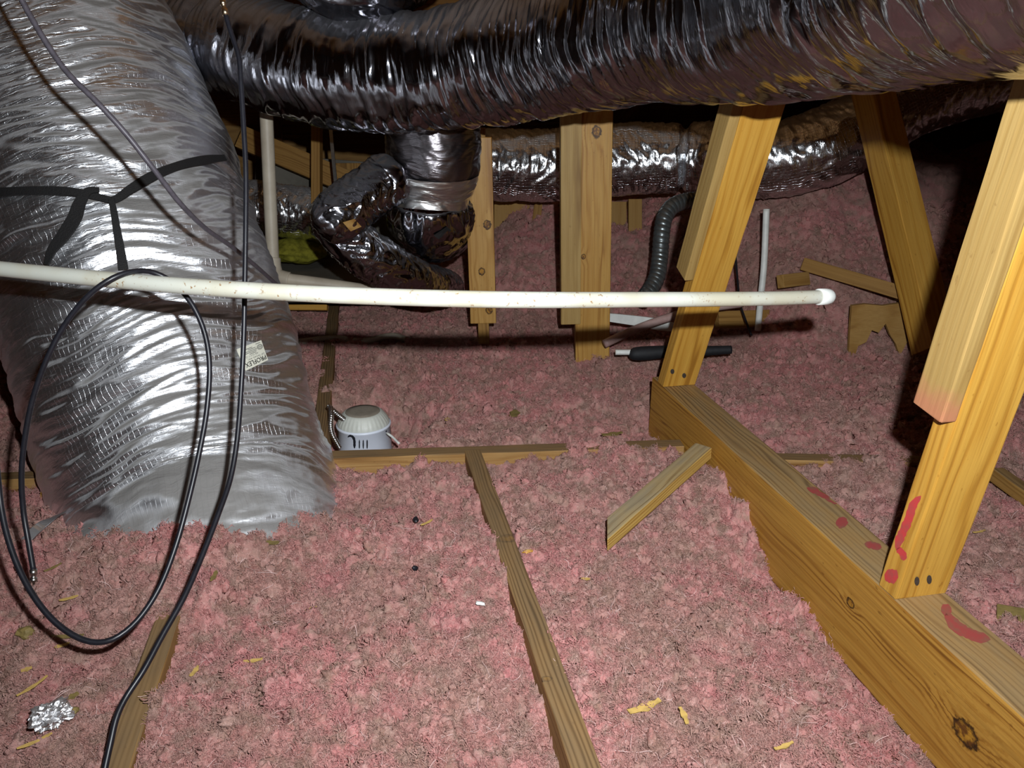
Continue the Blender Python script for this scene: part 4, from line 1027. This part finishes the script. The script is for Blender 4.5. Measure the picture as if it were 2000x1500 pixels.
lump('bottle_cap', PG(813, 1036, .010), (.005, .011, .005), M['black'], 'tiny black capsule lying beside a splinter in front of the light', 'scrap', 4)
lump('paint_flake', PG(938, 1190, .010), (.009, .004, .003), M['white'], 'white curled flake on the insulation just left of the middle joist', 'flake', 6, -.6)
lump('orange_crumb', PG(1030, 1095, .008), (.010, .004, .004), M['post'], 'orange wood crumb touching the right side of the middle joist', 'crumb', 8, .1)
def chip(px, py, L, W, ang, mat, label, lift=.009, curl=.15, group=None, name='wood_chip'):
    c = PG(px, py, lift); n = 7; V = []
    ca, sa = math.cos(ang), math.sin(ang)
    for i in range(n):
        t = i / (n - 1) - .5; w_ = W * (1 - 1.5 * abs(t) ** 1.5) * (1 + .3 * math.sin(px + i * 2)) / 2
        for s in (-1, 1):
            for z in (0, 1):
                x = t * L; y = s * w_ + curl * L * (t * t)
                V.append([c[0] + x * ca - y * sa, c[1] + x * sa + y * ca, c[2] + z * .0016 + curl * L * t * t * .5])
    V = np.array(V).reshape(n, 4, 3)[:, [0, 1, 3, 2]].reshape(-1, 3)
    f = gridfaces(n, 4, True).tolist() + [[0, 1, 2, 3], [4 * n - 1, 4 * n - 2, 4 * n - 3, 4 * n - 4]]
    return tag(mesh(name, V, f, mat, None, False, None, origin=c), label, 'wood chip', group)
chip(1258, 1408, .052, .013, .25, M['chip'], 'long curved yellow wood chip between the middle joist and the beam')
chip(1333, 1432, .030, .008, 1.5, M['chipdark'] if False else M['chip'], 'upright pointed yellow splinter near the bottom, left of the beam')
chip(1528, 1482, .030, .006, .2, M['chip'], 'thin yellow splinter at the very bottom beside the beam')
chip(835, 1040, .030, .005, .6, M['chip'], 'splinter lying beside the tiny black capsule')
chip(610, 1202, .020, .012, .5, M['chip'], 'yellow wood flake in the middle of the insulation left of the middle joist')
chip(532, 1082, .030, .012, -.3, M['chipdark'], 'dark wood flake at the foot of the fat silver duct')
chip(425, 1165, .028, .008, 1.4, M['chipdark'], 'brown splinter below the fat silver duct between cable and joist')
chip(137, 1180, .028, .006, .3, M['chip'], 'splinter inside the lower curve of the cable loop')
chip(108, 1125, .03, .005, .8, M['chipdark'], 'brown splinter beside the bare connector end')
chip(135, 1262, .05, .007, -.15, M['chipdark'], 'long mossy twig beside the round mossy scrap')
chip(125, 1275, .02, .007, .3, M['chip'], 'pale chip just under the mossy twig')
chip(498, 1316, .028, .006, 0.0, M['chip'], 'thin yellow splinter right of the bottom left joist')
chip(383, 1325, .022, .007, 1.2, M['chip'], 'small yellow chip close to the bottom left joist')
chip(72, 1368, .045, .005, .9, M['chip'], 'long thin splinter above the crumpled silver foil')
chip(58, 1330, .014, .008, .4, M['chip'], 'tiny yellow chip near the left edge above the foil')
chip(147, 1380, .016, .010, .7, M['chipdark'], 'dark chip right above the crumpled silver foil')
chip(80, 1490, .040, .005, .5, M['chip'], 'splinter in the bottom left corner below the foil')
chip(874, 832, .018, .012, 1.2, M['chip'], 'golden flake on the insulation right of the recessed light')
chip(1005, 820, .045, .026, 1.2, M['chipdark'], 'dark bark piece on the insulation behind the cross joist')
chip(1195, 872, .055, .020, .1, M['chipdark'], 'flat wood scrap between the cross joist and the beam end')
chip(1143, 1146, .016, .006, -.3, M['chip'], 'tiny chip right of the middle joist below the offcut')
chip(1910, 1052, .030, .004, .1, M['chip'], 'pale thin splinter right of the nearest strut')
tag(ribbon('plastic_strip', [PD(40, 1068, 1.40), PD(75, 1030, 1.42), PD(115, 1005, 1.48), PD(150, 988, 1.55)], [-fw] * 4, 0.018, 0.001, M['crumple']), 'shiny clear plastic strip poking out at the left foot of the fat duct', 'strip')
tag(board('board_offcut', PD(92, 1050, 1.62), PD(104, 955, 1.66), rt, 0.036, 0.03, M['post'], nseg=2), 'yellow board end standing left of the fat silver duct foot', 'board')
